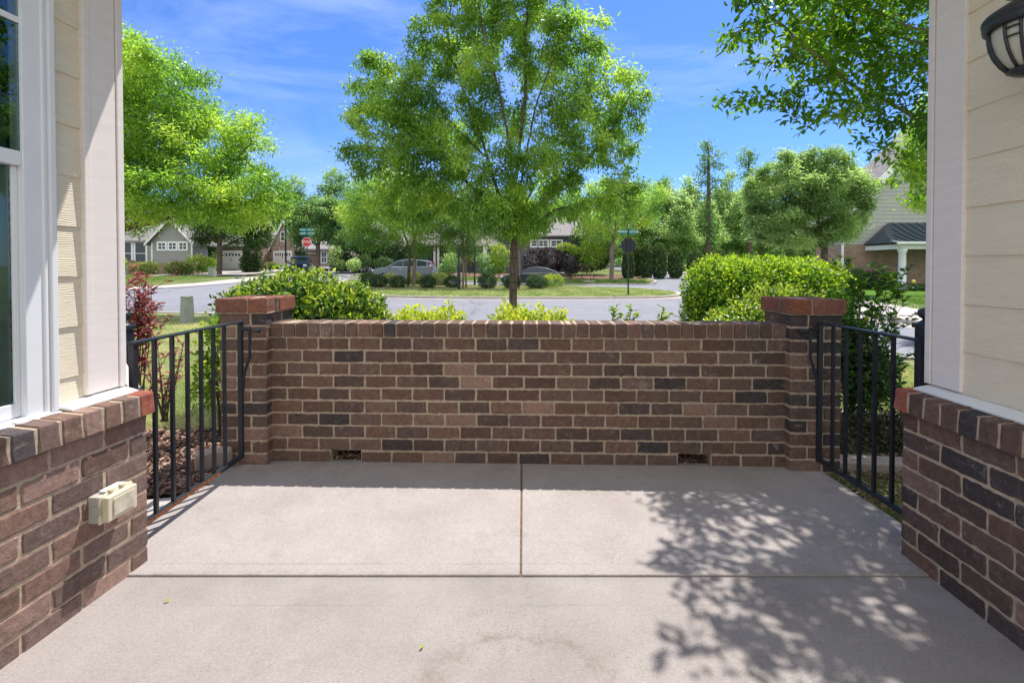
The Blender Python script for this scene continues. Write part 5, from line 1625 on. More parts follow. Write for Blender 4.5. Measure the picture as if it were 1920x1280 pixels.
for u_, vt, d_, wd_, lb in ((1178, 470, 45, 14, 'columnar evergreen behind the sign pole, farthest left of the row'), (1212, 458, 46, 15, 'dark columnar evergreen second from left in the row'), (1236, 458, 46, 17, 'tallest dark columnar evergreen, middle of the row'),
                            (1266, 467, 46.5, 17, 'columnar evergreen with bright green top, right of the tallest'), (1304, 470, 47, 18, 'columnar evergreen just left above the hedge'), (1194, 463, 48, 12, 'narrow columnar evergreen between the two left ones'),
                            (1346, 470, 47.5, 18, 'columnar evergreen showing its top over the hedge')):
    b_ = gp(u_, d_)
    hh = at(u_, vt, d_).z - b_.z; ww = wd_ * d_ / F
    if h0 is None:
        h0 = shrub('columnar_evergreen', lb, (0, 0, 0), [((0, 0, .34), (.48, .48, .42)), ((0, 0, .66), (.44, .44, .35))], 4200, M['leaf_box'], .11, .07, False, .28, stems=0, shell=.25, tlow=.45, wob=.05, group=grp)
        h0.location = b_; h0.scale = (ww * 1.6, ww * 1.6, hh)
    else:
        o = dup(h0, b_, R.uniform(0, 6), (ww * 1.6, ww * 1.6, hh), lb)

# ------------------------------------------------------------------ distant houses
def quad(mb, pts): mb.add(pts, [tuple(range(len(pts)))])


def wallp(mb, x0, x1, z0, z1, y, d=.25): mb.box(x0, x1, y, y + d, z0, z1)


def win_part(par, x0, x1, z0, z1, y, mull=1, rail=True, fw=.09, label=None):
    mb = MB()
    mb.box(x0 - fw, x1 + fw, y - .06, y + .02, z1, z1 + fw); mb.box(x0 - fw, x1 + fw, y - .07, y + .02, z0 - fw, z0)
    mb.box(x0 - fw, x0, y - .06, y + .02, z0, z1); mb.box(x1, x1 + fw, y - .06, y + .02, z0, z1)
    for k in range(1, mull + 1):
        xm = x0 + (x1 - x0) * k / (mull + 1); mb.box(xm - .035, xm + .035, y - .05, y + .02, z0, z1)
    if rail: mb.box(x0, x1, y - .045, y + .019, (z0 + z1) / 2 - .03, (z0 + z1) / 2 + .03)
    w = mb.build('window', M['white'], par)
    mb = MB(); mb.box(x0, x1, y - .025, y + .01, z0, z1); mb.build('pane', M['pane'], w)
    return w


def gable_roof(par, x0, x1, y0, y1, ze, zr, along, ov=.35, th=.16, mat='roof', name='roof'):
    """two-slope roof; ridge runs along 'x' or 'y'"""
    mb = MB()
    if along == 'y':
        xm = (x0 + x1) / 2; sl = (zr - ze) / (xm - x0)
        for s, xe in ((-1, x0 - ov), (1, x1 + ov)):
            zl = ze - sl * ov
            p = [(xe, zl), (xm, zr), (xm, zr + th), (xe, zl + th)]
            mb.prism(p, y0 - ov, y1, lambda a, b, t: (a, t, b))
    else:
        ym = (y0 + y1) / 2; sl = (zr - ze) / (ym - y0)
        for s, ye in ((-1, y0 - ov), (1, y1 + ov)):
            zl = ze - sl * ov
            p = [(ye, zl), (ym, zr), (ym, zr + th), (ye, zl + th)]
            mb.prism(p, x0 - ov, x1 + ov, lambda a, b, t: (t, a, b))
    return mb.build(name, M[mat], par)


def gable_wall(mb, x0, x1, y, d, ze, zr, z0):
    mb.prism([(x0, z0), (x1, z0), (x1, ze), ((x0 + x1) / 2, zr), (x0, ze)], y, y + d, lambda a, b, t: (a, t, b))


def rake(par, x0, x1, y, ze, zr, ov=.35, w=.2):
    mb = MB(); xm = (x0 + x1) / 2; sl = (zr - ze) / (xm - x0)
    for xe in (x0 - ov, x1 + ov):
        zl = ze - sl * ov
        mb.prism([(xe, zl - w * .4), (xm, zr - w * .4), (xm, zr + w * .75), (xe, zl + w * .75)], y - ov - .05, y - ov - .005, lambda a, b, t: (a, t, b))
    return mb.build('rake_board', M['white'], par)


# A: grey gable house
Y = 47.0
X = lambda u, d=Y: (u - PU) / F * d
Zp = lambda v, d=Y: float(at(960, v, d).z)
hA = thing('gable_house', 'grey sided house with white trimmed gable and three small windows', 'house', (X(300), Y + 3, float(H(X(300), Y))))
x0, x1 = X(285), X(361)
mb = MB(); gable_wall(mb, x0, x1, Y, 2.4, Zp(452), Zp(413), Zp(494)); mb.build('wall', M['grey_siding'], hA)
mb = MB(); mb.box(x0 - .03, x1 + .03, Y - .03, Y + 2.45, Zp(516), Zp(494) - .004); mb.build('brick_base', M['fbrick2'], hA)
gable_roof(hA, x0, x1, Y, Y + 3.5, Zp(452), Zp(413), 'y', .42)
rake(hA, x0, x1, Y, Zp(452), Zp(413), .42)
for u_ in (304.5, 324.5, 344):
    win_part(hA, X(u_ - 6.2), X(u_ + 6.2), Zp(467), Zp(456), Y, 1, True, .16)
for a_ in (x1 - .10, x0 - .035):
    mb = MB(); mb.box(a_, a_ + .135, Y - .04, Y - .002, Zp(493), Zp(455)); mb.build('corner_trim', M['white'], hA)
xw = X(150, 49.5)
mb = MB(); mb.box(xw, x0 - .05, 49.5, 56, Zp(516, 49.5), Zp(452, 49.5)); mb.build('wing_wall', M['grey_siding'], hA)
gable_roof(hA, xw, x0 + 1.5, 49.5, 56.5, Zp(450, 49.5), Zp(404, 53), 'x', .3)
for a, b in ((229, 247), (255, 274)):
    win_part(hA, X(a, 49.5), X(b, 49.5), Zp(495, 49.5), Zp(455, 49.5), 49.5, 0, True, .18)
mb = MB(); mb.box(X(222, 49.5), X(281, 49.5), 49.42, 49.46, Zp(455, 49.5) + .2, Zp(448, 49.5)); mb.build('frieze', M['white'], hA)
mb = MB(); mb.box(X(239, 47.5), X(247, 47.5), 47.5, 47.9, Zp(516, 47.5), Zp(489, 47.5)); mb.box(X(238, 47.5), X(248, 47.5), 47.45, 47.95, Zp(489, 47.5) + .002, Zp(488, 47.5)); mb.build('brick_post', M['fbrick'], hA)

# B: brick garage
Y = 56.0
hB = thing('garage_house', 'brick garage with wide white door left of the ivy clad evergreen', 'house', (X(435, Y), Y + 3, float(H(X(435, Y), Y))))
x0, x1 = X(352, Y), X(462, Y)
gz = Zp(506, Y)
mb = MB(); mb.box(x0, x1, Y, Y + 8, gz, Zp(462, Y)); mb.build('wall', M['fbrick'], hB)
mb = MB()
ze, zr = Zp(461, Y), Zp(432, Y)
mb.prism([(Y - .5, ze), (Y + 5, zr + 1.2), (Y + 5, zr + 1.4), (Y - .5, ze + .2)], x0 - .4, x1 + .5, lambda a, b, t: (t, a, b)); mb.build('roof', M['roof'], hB)
mb = MB(); mb.box(x0 - .4, x1 + .5, Y - .62, Y - .505, ze - .06, ze + .22); mb.build('gutter', M['white'], hB)


def garage(par, x0, x1, z0, z1, y, nw=6):
    mb = MB(); mb.box(x0, x1, y - .05, y - .01, z0, z1)
    for k in range(1, 4): pass
    d = mb.build('garage_door', M['door'], par)
    mb = MB(); mb.box(x0 - .18, x0 - .005, y - .09, y - .008, z0, z1 + .2); mb.box(x1 + .005, x1 + .18, y - .09, y - .008, z0, z1 + .2); mb.box(x0 - .004, x1 + .004, y - .09, y - .008, z1 + .005, z1 + .2)
    mb.build('door_frame', M['white'], d)
    w = (x1 - x0) / nw
    for k in range(nw):
        mb = MB(); mb.box(x0 + w * (k + .22), x0 + w * (k + .78), y - .058, y - .0505, z1 - .42, z1 - .18); mb.build('door_light', M['pane'], d)
    mb = MB(); mb.box((x0 + x1) / 2 - .04, (x0 + x1) / 2 + .04, y - .08, y - .0505, z0 + 1.0, z0 + 1.3); mb.build('handle', M['iron'], d)


garage(hB, X(416, Y), X(452, Y), gz + .01, Zp(473, Y), Y)

# C: steep gable house
Y = 61.0
hC = thing('steep_gable_house', 'brick house with steep gable above a garage behind the lamp post', 'house', (X(525, Y), Y + 3, float(H(X(525, Y), Y))))
gz = Zp(499, Y)
x0, x1 = X(510, Y), X(557, Y)
mb = MB(); gable_wall(mb, x0, x1, Y, 7, Zp(462, Y), Zp(416, Y), Zp(452, Y)); mb.build('gable_wall', M['tan_siding'], hC)
mb = MB(); mb.box(x0 - .02, x1 + .02, Y - .06, Y + 7, gz, Zp(452, Y)); mb.build('wall', M['fstone'], hC)
gable_roof(hC, x0, x1, Y, Y + 7, Zp(462, Y), Zp(416, Y), 'y', .3)
rake(hC, x0, x1, Y, Zp(462, Y), Zp(416, Y), .3, .3)
win_part(hC, X(528, Y), X(534, Y), Zp(451, Y), Zp(436, Y), Y, 0, True, .12)
garage(hC, X(516, Y), X(546, Y), gz + .01, Zp(473, Y), Y - .06, 7)
xb0 = X(487, Y)
mb = MB(); mb.box(xb0, x0 - .03, Y + .4, Y + 6, gz, Zp(486, Y)); mb.build('bay_base', M['fbrick'], hC)
mb = MB(); mb.box(xb0, x0 - .03, Y + .42, Y + 6, Zp(486, Y) + .004, Zp(457, Y)); mb.build('bay_wall', M['tan_siding'], hC)
win_part(hC, X(491, Y), X(501, Y), Zp(484, Y), Zp(463, Y), Y + .42, 1, True, .14)
mb = MB(); mb.prism([(Y - .1, Zp(457, Y)), (Y + 6, Zp(430, Y)), (Y + 6, Zp(428, Y)), (Y - .1, Zp(455, Y))], X(462, Y), x0 - .32, lambda a, b, t: (t, a, b)); mb.build('bay_roof', M['roof'], hC)
mb = MB(); mb.box(X(540, Y), X(566, Y), Y + 3, Y + 9, Zp(460, Y), Zp(425, Y)); mb.build('upper_wall', M['tan_siding'], hC)
gable_roof(hC, X(538, Y), X(568, Y), Y + 3, Y + 9, Zp(426, Y), Zp(405, Y), 'x', .3, name='upper_roof')

# D: tan house
Y = 58.0
hD = thing('tan_house', 'tan house with grey shingle roof behind the red bin', 'house', (X(600, Y), Y + 3, float(H(X(600, Y), Y))))
mb = MB(); mb.box(X(572, Y), X(600, Y), Y + .5, Y + 7, Zp(499, Y), Zp(471, Y)); mb.build('brick_wall', M['fbrick2'], hD)
mb = MB(); mb.box(X(600, Y) + .004, X(640, Y), Y, Y + 7, Zp(499, Y), Zp(468, Y)); mb.build('wall', M['tan_siding'], hD)
mb = MB(); mb.prism([(Y - .5, Zp(470, Y)), (Y + 5, Zp(444, Y)), (Y + 5, Zp(442, Y)), (Y - .5, Zp(467, Y))], X(570, Y), X(644, Y), lambda a, b, t: (t, a, b)); mb.build('roof', M['roof'], hD)
mb = MB(); mb.box(X(571, Y), X(600, Y), Y + .38, Y + .48, Zp(476, Y), Zp(473, Y)); mb.build('band', M['trim'], hD)
win_part(hD, X(604, Y), X(612, Y), Zp(492, Y), Zp(473, Y), Y, 1, True, .15)

# E: charcoal house behind the island trees
Y = 53.0
hE = thing('charcoal_house', 'charcoal house with white trimmed windows behind the purple hedge', 'house', (X(930, Y), Y + 3, float(H(X(930, Y), Y))))
mb = MB(); mb.box(X(690, Y), X(890, Y), Y + 1.5, Y + 9, .4, Zp(458, Y)); mb.build('left_wall', M['dark_siding'], hE)
mb = MB(); mb.box(X(890, Y) + .005, X(1085, Y), Y, Y + 9, .4, Zp(442, Y)); mb.build('wall', M['dark_siding'], hE)
mb = MB(); mb.box(X(812, Y), X(816, Y), Y + .2, Y + .5, .4, Zp(459, Y)); mb.build('porch_post', M['white'], hE)
mb = MB(); mb.box(X(819, Y), X(823, Y), Y + .2, Y + .5, .4, Zp(459, Y)); mb.build('porch_post', M['white'], hE)
gable_roof(hE, X(680, Y), X(890, Y), Y, Y + 9, Zp(458, Y), Zp(415, Y), 'x', .3)
gable_roof(hE, X(886, Y), X(1090, Y), Y - .1, Y + 9, Zp(441, Y), Zp(400, Y), 'x', .4, name='main_roof')
mb = MB(); gable_wall(mb, X(893, Y), X(935, Y), Y - 1.2, 1.2, Zp(456, Y), Zp(438, Y), Zp(462, Y)); mb.build('dormer_gable', M['trim'], hE)
gable_roof(hE, X(893, Y), X(935, Y), Y - 1.2, Y + 2, Zp(456, Y), Zp(438, Y), 'y', .25, name='porch_roof')
mb = MB(); mb.box(X(907, Y), X(914, Y), Y - 1.1, Y - .8, .4, Zp(462, Y) - .005); mb.build('porch_column', M['white'], hE)
for a, b in ((997, 1006), (1011, 1026), (1034, 1052)):
    win_part(hE, X(a, Y), X(b, Y), Zp(461, Y), Zp(452, Y), Y, 0 if b - a < 12 else 1, True, .2)

# F: house across the street on the right
Y = 30.0
hF = thing('sage_house', 'sage sided brick house with dark metal porch roof across the street', 'house', (X(1700, Y), Y + 3, 0))
x0 = X(1578, Y); xm = X(1790, Y); x1 = 2 * xm - x0
ze, zr = Zp(405, Y), Zp(405, Y) + (xm - x0) * 1.0
mb = MB(); gable_wall(mb, x0, x1, Y, 2.5, ze, zr, Zp(458, Y)); mb.build('siding_wall', M['sage_siding'], hF)
mb = MB(); mb.box(x0 - .03, x1 + .03, Y - .04, Y + 2.5, -.05, Zp(458, Y) - .004); mb.build('brick_wall', M['fbrick2'], hF)
gable_roof(hF, x0, x1, Y, Y + 2.9, ze, zr, 'y', .45)
rake(hF, x0, x1, Y, ze, zr, .45, .42)
py = 27.6
Xp = lambda u: X(u, py); Zq = lambda v: Zp(v, py)
prof = [(py - .35, Zq(455)), (py + .35, Zq(447)), (py + 1.0, Zq(438)), (py + 1.7, Zq(425)), (Y - .045, Zq(411)), (Y - .045, Zq(455))]
pr = MB(); xa, xb = Xp(1668), Xp(1900)
n_ = len(prof)
ins = [0, .25, .55, 1.0, 1.7, .2]
vs = [(xa + ins[i], p, q) for i, (p, q) in enumerate(prof)] + [(xb, p, q) for p, q in prof]
pr.add(vs, [tuple(range(n_ - 1, -1, -1)), tuple(range(n_, 2 * n_))] + [(i, (i + 1) % n_, (i + 1) % n_ + n_, i + n_) for i in range(n_)])
mb = pr
for k in range(14):
    xs_ = xa + .45 + k * .5
    for i in range(4):
        a, b = prof[i], prof[i + 1]
        if xs_ > xa + ins[i + 1] - .05:
            mb.prism([(xs_, 0), (xs_ + .035, 0), (xs_ + .035, .045), (xs_, .045)], 0, 1, lambda p, q, t: (p, a[0] + (b[0] - a[0]) * t, a[1] + (b[1] - a[1]) * t + q))
mb.build('metal_roof', M['metal_roof'], hF)
mb = MB(); mb.box(xa + .1, xb, py - .42, py - .36, Zq(458), Zq(453.5)); mb.box(xa + .35, xb, py - .05, py + .25, Zq(467), Zq(458) - .005); mb.box(xa + .3, xa + .5, py + .255, Y - .05, Zq(467), Zq(458) - .006); mb.build('fascia', M['white'], hF)
mb = MB(); xc = Xp(1694); mb.lathe([(.26, -.02), (.26, .12), (.21, .16), (.195, 1.2), (.18, Zq(467) - .2), (.23, Zq(467) - .14), (.25, Zq(467) - .005)], 20, Matrix.Translation((xc, py + .1, 0))); mb.build('column', M['white'], hF, smooth=True)
mb = MB(); xs_ = Xp(1677); mb.tube([(xs_, py - .3, Zq(456)), (xs_ + .1, py - .2, Zq(461)), (xs_ + .45, py - .15, Zq(464))], .05, 8); mb.build('downspout', M['white'], hF, fix=False)
mb = MB(); mb.box(X(1741, Y), X(1760, Y), Y - .12, Y - .045, 0, Zp(461, Y)); mb.build('door_frame', M['white'], hF)
mb = MB(); mb.box(X(1747, Y), X(1790, Y), Y - .15, Y - .125, 0, Zp(463, Y)); mb.build('door', M['sign_back'], hF)
mb = MB(); mb.box(X(1576, Y), X(1579, Y), Y - .14, Y - .045, .1, ze); mb.build('corner_downspout', M['white'], hF)
ye = thing('yellow_ball', 'small yellow ball on a thin stake in front of the porch column', 'garden ornament', at(1713, 560, 26))
p_ = at(1713, 528, 26)
mb = MB(); mb.lathe([(.0, -.10), (.07, -.08), (.10, 0), (.07, .08), (.0, .10)], 14, Matrix.Translation(p_)); mb.build('ball', M['yellow'], ye, smooth=True)
mb = MB(); mb.tube([(p_.x, p_.y, 0), (p_.x, p_.y, p_.z - .09)], .012, 6); mb.build('stake', M['iron'], ye)
shrub('foundation_hedge', 'dark low hedge along the brick wall of the sage house', (X(1640, 29), 29, 0), [((X(1600, 29), 29, .45), (1.1, .6, .65)), ((X(1645, 29), 29, .45), (1.1, .6, .62)), ((X(1680, 28.4), 28.6, .4), (.6, .5, .5))], 5200, M['leaf_dark'], .12, .06, False, .1, stems=0, tlow=.2)
shrub('porch_plants', 'low dark green plants along the edge of the right lawn', (X(1720, 26.4), 26.4, 0), [((X(1705, 26.4), 26.4, .14), (.9, .4, .28)), ((X(1740, 26.4), 26.4, .14), (.8, .4, .26))], 2200, M['leaf_dark'], .10, .05, False, .2, stems=0, tlow=.35)

# ------------------------------------------------------------------ cars (built along x, nose at -x)
def car(name, label, paint, body, green, W, wheels, rw, belt, tumble, cuts, cat='car'):
    t = thing(name, label, cat)
    hw = W / 2
    def cyl(x, y0, y1, r, z, n=28):
        m = Matrix.Translation((x, y0, z)) @ Matrix.Rotation(-PI / 2, 4, 'X')
        return m
    mb = MB()
    # lower body with rounded-in flanks
    cx = sum(p for p, q in body) / len(body)
    zs = [q for p, q in body]; zm = (min(zs) + max(zs)) / 2
    lay = [(-hw, .955), (-hw + .05, .985), (-hw + .16, 1.0), (hw - .16, 1.0), (hw - .05, .985), (hw, .955)]
    n = len(body); vs = []
    for y, k in lay:
        vs += [(cx + (p - cx) * k, y, zm + (q - zm) * (k ** 2)) for p, q in body]
    fs = [tuple(range(n - 1, -1, -1)), tuple(range(5 * n, 6 * n))]
    for L in range(5):
        for i in range(n):
            j = (i + 1) % n
            fs.append((L * n + i, L * n + j, (L + 1) * n + j, (L + 1) * n + i))
    mb.add(vs, fs)
    bd = mb.build('body', paint, t, bevel=.025, seg=2)
    mb = MB()
    n = len(green)
    hy = lambda q: hw - .10 - (q - belt) * tumble
    vs = [(p, -hy(q), q) for p, q in green] + [(p, hy(q), q) for p, q in green]
    fs = [tuple(range(n - 1, -1, -1)), tuple(range(n, 2 * n))] + [(i, (i + 1) % n, (i + 1) % n + n, i + n) for i in range(n)]
    mb.add(vs, fs)
    mb.build('roof', paint, t, bevel=.04, seg=3)
    top = green[1:-1]

    def roofz(x):
        for (a, b), (c, d) in zip(green, green[1:]):
            if a <= x <= c: return b + (d - b) * (x - a) / max(c - a, 1e-6)
        return belt
    for a, b in cuts:
        for s in (-1, 1):
            N = 7; lo, hi_ = [], []
            for k in range(N + 1):
                x = a + (b - a) * k / N
                zt = max(belt + .06, roofz(x) - .085)
                hi_.append((x, zt)); lo.append((x, belt + .05))
            poly = lo + hi_[::-1]
            mb = MB()
            vs = [(p, s * (hy(q) + .006), q) for p, q in poly] + [(p, s * (hy(q) - .02), q) for p, q in poly]
            m = len(poly)
            mb.add(vs, [tuple(range(m)), tuple(range(2 * m - 1, m - 1, -1))] + [(i, (i + 1) % m, (i + 1) % m + m, i + m) for i in range(m)])
            mb.build('window', M['pane'], t)
    for nm, (p0, p1) in (('windscreen', (green[0], green[1])), ('rear_window', (green[-2], green[-1]))):
        a, b = Vector((p0[0], 0, p0[1])), Vector((p1[0], 0, p1[1]))
        d = (b - a); nn = Vector((-d.z, 0, d.x)).normalized()
        if nn.z < 0: nn = -nn
        q0, q1 = a + d * .10, a + d * .92
        mb = MB(); vs = []
        for off in (.008, -.02):
            for q in (q0, q1):
                w = hy(q.z) - .07
                vs += [q + nn * off + Vector((0, -w, 0)), q + nn * off + Vector((0, w, 0))]
        mb.add(vs, [(0, 1, 3, 2), (4, 6, 7, 5), (0, 4, 5, 1), (2, 3, 7, 6), (0, 2, 6, 4), (1, 5, 7, 3)])
        mb.build(nm, M['pane'], t)
    for x in wheels:
        for s in (-1, 1):
            yo = s * (hw + .006)
            mb = MB(); mb.lathe([(rw + .055, -.06), (rw + .055, .0)], 30, Matrix.Translation((x, s * (hw - .035), rw + .02)) @ Matrix.Rotation(-s * PI / 2, 4, 'X')); mb.build('wheel_arch', M['tire'], t)
            mx = Matrix.Translation((x, s * (hw - .03), rw)) @ Matrix.Rotation(-s * PI / 2, 4, 'X')
            mb = MB(); mb.lathe([(rw * .62, -.18), (rw - .03, -.18), (rw, -.14), (rw, .005), (rw - .03, .04), (rw * .66, .045), (rw * .62, .02)], 30, mx); wh = mb.build('wheel', M['tire'], t, smooth=False)
            mb = MB(); mb.lathe([(.0, .035), (rw * .2, .04), (rw * .62, .025), (rw * .66, .048), (rw * .66, .0)], 20, mx)
            mb.build('rim', M['rim'], wh)
    return t, bd, hw


def light(t, nm, mat, x0, x1, y0, y1, z0, z1):
    mb = MB(); mb.box(x0, x1, y0, y1, z0, z1); return mb.build(nm, mat, t, bevel=.015)


suv, _, hw = car('parked_car', 'silver grey station wagon parked behind the two trunk tree', M['suv_paint'],
                 [(-2.12, .30), (-2.28, .36), (-2.33, .55), (-2.30, .78), (-2.16, .93), (-1.7, 1.03), (-1.15, 1.10), (1.2, 1.14), (2.16, 1.18), (2.26, 1.02), (2.32, .70), (2.30, .42), (2.15, .32), (1.0, .26), (-1.0, .26)],
                 [(-1.28, 1.06), (-.42, 1.58), (.0, 1.66), (.7, 1.69), (1.4, 1.63), (1.88, 1.54), (2.24, 1.10)], 1.85, (-1.42, 1.28), .345, 1.09, .42, [(-.98, -.02), (.05, 1.02), (1.10, 1.78)])
for s in (-1, 1):
    light(suv, 'headlight', M['headlamp'], -2.30, -1.98, *sorted((s * .58, s * .915)), .80, .90)
    light(suv, 'taillight', M['taillamp'], 1.98, 2.285, *sorted((s * .66, s * .912)), .98, 1.12)
    light(suv, 'taillight', M['taillamp'], 1.92, 2.06, *sorted((s * .62, s * .74)), 1.14, 1.50)
    mb = MB(); mb.box(-1.02, -.86, *sorted((s * .90, s * 1.06)), 1.06, 1.20); mb.build('wing_mirror', M['suv_paint'], suv, bevel=.03)
    mb = MB(); mb.box(-1.0, 1.8, *sorted((s * .832, s * .842)), 1.10, 1.125); mb.build('window_trim', M['chrome'], suv)
    mb = MB(); mb.box(-.95, 1.0, *sorted((s * .912, s * .925)), .30, .36); mb.build('sill_trim', M['chrome'], suv)
    for xh in (-.12, .95):
        mb = MB(); mb.box(xh - .11, xh + .11, *sorted((s * .905, s * .945)), .93, .96); mb.build('door_handle', M['chrome'], suv, bevel=.008)
suv.location = gp(760, 36.6, -.10); suv.rotation_euler = (0, 0, math.radians(-3))

sed, _, hw = car('parked_sedan', 'black four door sedan parked behind the shade tree trunk', M['sedan_paint'],
                 [(-2.25, .26), (-2.40, .32), (-2.45, .48), (-2.40, .66), (-2.2, .78), (-1.7, .86), (-1.15, .93), (1.6, 1.0), (2.15, 1.03), (2.42, 1.0), (2.45, .74), (2.40, .40), (2.25, .28), (1.0, .22), (-1.0, .22)],
                 [(-1.25, .90), (-.40, 1.34), (.0, 1.42), (.45, 1.44), (.95, 1.38), (1.25, 1.30), (1.95, 1.0)], 1.84, (-1.48, 1.36), .33, .94, .45, [(-.98, -.06), (.01, .92), (.99, 1.45)])
for s in (-1, 1):
    light(sed, 'headlight', M['headlamp'], -2.41, -2.05, *sorted((s * .55, s * .905)), .64, .73)
    light(sed, 'taillight', M['taillamp'], 2.10, 2.425, *sorted((s * .55, s * .90)), .80, .93)
    mb = MB(); mb.box(-.98, -.82, *sorted((s * .90, s * 1.04)), .94, 1.05); mb.build('wing_mirror', M['sedan_paint'], sed, bevel=.03)
    mb = MB(); mb.box(-1.0, 1.45, *sorted((s * .825, s * .838)), .955, .975); mb.build('window_trim', M['chrome'], sed)
    for xh in (-.10, .95):
        mb = MB(); mb.box(xh - .11, xh + .11, *sorted((s * .90, s * .938)), .80, .825); mb.build('door_handle', M['chrome'], sed, bevel=.008)
mb = MB(); mb.box(2.25, 2.47, -.78, .78, 1.03, 1.055); mb.build('boot_lip', M['sedan_paint'], sed, bevel=.01)
sed.location = gp(998, 36.8, -.10); sed.rotation_euler = (0, 0, math.radians(2))

jp, _, hw = car('off_road_vehicle', 'dark blue off road vehicle facing the camera beside the stop sign', M['blue_paint'],
                [(-2.05, .50), (-2.12, .62), (-2.12, .98), (-2.0, 1.10), (-.75, 1.20), (1.9, 1.20), (2.0, 1.05), (2.0, .52), (1.0, .45), (-1.0, .45)],
                [(-.75, 1.15), (-.45, 1.78), (.2, 1.84), (1.7, 1.82), (1.92, 1.18)], 1.88, (-1.35, 1.25), .42, 1.20, .12, [(-.40, .35), (.42, 1.0), (1.08, 1.75)], 'vehicle')
for s in (-1, 1):
    light(jp, 'headlight', M['headlamp'], -2.16, -2.08, *sorted((s * .55, s * .85)), .84, 1.0)
    mb = MB(); mb.box(-.72, -.58, *sorted((s * .92, s * 1.12)), 1.18, 1.36); mb.build('wing_mirror', M['iron'], jp, bevel=.03)
    mb = MB(); mb.box(-1.75, -.95, *sorted((s * .93, s * 1.04)), .90, .96); mb.build('fender', M['tire'], jp, bevel=.02)
mb = MB(); mb.box(-2.135, -2.11, -.5, .5, .72, 1.0); mb.build('grille', M['tire'], jp)
mb = MB(); mb.box(-2.30, -2.12, -.9, .9, .50, .66); mb.build('bumper', M['tire'], jp, bevel=.02)
jp.location = gp(563, 47.5, -.10); jp.rotation_euler = (0, 0, math.radians(106))

# ------------------------------------------------------------------ signs, lamps, small street things
def text_mesh(txt, size, par, mat, Mx, name='lettering'):
    c = bpy.data.curves.new(name, 'FONT'); c.body = txt; c.size = size; c.align_x = 'CENTER'; c.align_y = 'CENTER'; c.extrude = .002; c.offset = 0
    to = bpy.data.objects.new(name, c)
    C.objects.link(to)
    dg = bpy.context.evaluated_depsgraph_get()
    me = bpy.data.meshes.new_from_object(to.evaluated_get(dg))
    bpy.data.objects.remove(to); bpy.data.curves.remove(c)
    me.transform(Mx)
    me.materials.clear(); me.materials.append(mat)
    me.name = name
    return link(name, me, par)


def octa(r): return [(r * math.cos(PI / 8 + k * PI / 4), r * math.sin(PI / 8 + k * PI / 4)) for k in range(8)]


def sign_post(name, label, u, d, zt, face, blades, roct, pole='iron'):
    b = gp(u, d)
    t = thing(name, label, 'sign', b)
    zc = zt
    Rm = Matrix.Translation((b.x, b.y, 0)) @ Matrix.Rotation(face, 4, 'Z')
    mb = MB(); mb.tube([(b.x, b.y, b.z - .1), (b.x, b.y, zc + roct + .12 + .3 * len(blades))], .038, 8); mb.build('pole', M[pole], t)
    mb = MB(); mb.prism(octa(roct), -.052, -.046, lambda p, q, s: tuple(Rm @ Vector((p, s, zc + q))))
    pl = mb.build('stop_plate', M['sign_back'], t)
    mb = MB(); mb.prism(octa(roct), -.0565, -.0525, lambda p, q, s: tuple(Rm @ Vector((p, s, zc + q)))); mb.build('border', M['sign_white'], pl)
    mb = MB(); mb.prism(octa(roct * .93), -.060, -.057, lambda p, q, s: tuple(Rm @ Vector((p, s, zc + q)))); mb.build('red_face', M['red_sign'], pl)
    text_mesh('STOP', roct * .74, pl, M['sign_white'], Rm @ Matrix.Translation((0, -.063, zc)) @ Matrix.Rotation(PI / 2, 4, 'X'))
    z = zc + roct + .16
    for txt, w, h, ang, col in blades:
        Rb = Matrix.Translation((b.x, b.y, 0)) @ Matrix.Rotation(ang, 4, 'Z')
        mb = MB(); mb.box(-w / 2, w / 2, -.008, .008, z, z + h, Rb); bl = mb.build('name_blade', M[col], t, bevel=.004)
        if txt:
            tm_ = M['sign_white']
            for sgn in (0, PI):
                text_mesh(txt, h * .58, bl, tm_, Rb @ Matrix.Rotation(sgn, 4, 'Z') @ Matrix.Translation((0, -.011, z + h / 2)) @ Matrix.Rotation(PI / 2, 4, 'X'))
        z += h + .03
    return t


sign_post('stop_sign', 'red stop sign facing the patio under two green street name blades', 576, 37.0, float(at(576, 454, 37).z), math.radians(4),
          [('FOREST GATE Dr', 1.06, .25, math.radians(3), 'sign_green'), ('Meadow Glen Ln', .86, .27, math.radians(6), 'sign_green')], .38)
sign_post('stop_sign', 'dark back of a stop sign with green street name blade on the island', 1178, 22.3, float(at(1178, 460, 22.3).z), math.radians(172),
          [('FOREST GATE Dr', .84, .22, math.radians(8), 'sign_green'), (None, .55, .22, math.radians(78), 'sign_white')], .36)


def lamp_post(name, label, u, d, h, r, shoe=False):
    b = gp(u, d); t = thing(name, label, 'lamp post', b)
    mb = MB(); mb.lathe([(r * 1.6, -.05), (r * 1.6, .35), (r, .45), (r, h)], 12, Matrix.Translation(b)); mb.build('pole', M['iron'], t)
    if shoe:
        mb = MB(); mb.box(-.75, .75, -.22, .22, h, h + .16, Matrix.Translation(b)); mb.build('lamp_head', M['iron'], t, bevel=.05)
    else:
        mb = MB(); mb.lathe([(.0, h + .62), (.02, h + .6), (.04, h + .52), (.20, h + .44), (.20, h + .41), (.06, h + .40)], 8, Matrix.Translation(b)); mb.build('lamp_cap', M['iron'], t)
        mb = MB(); mb.lathe([(.08, h + .002), (.15, h + .38), (.05, h + .395)], 8, Matrix.Translation(b)); mb.build('lamp_glass', M['frost'], t)
    return t


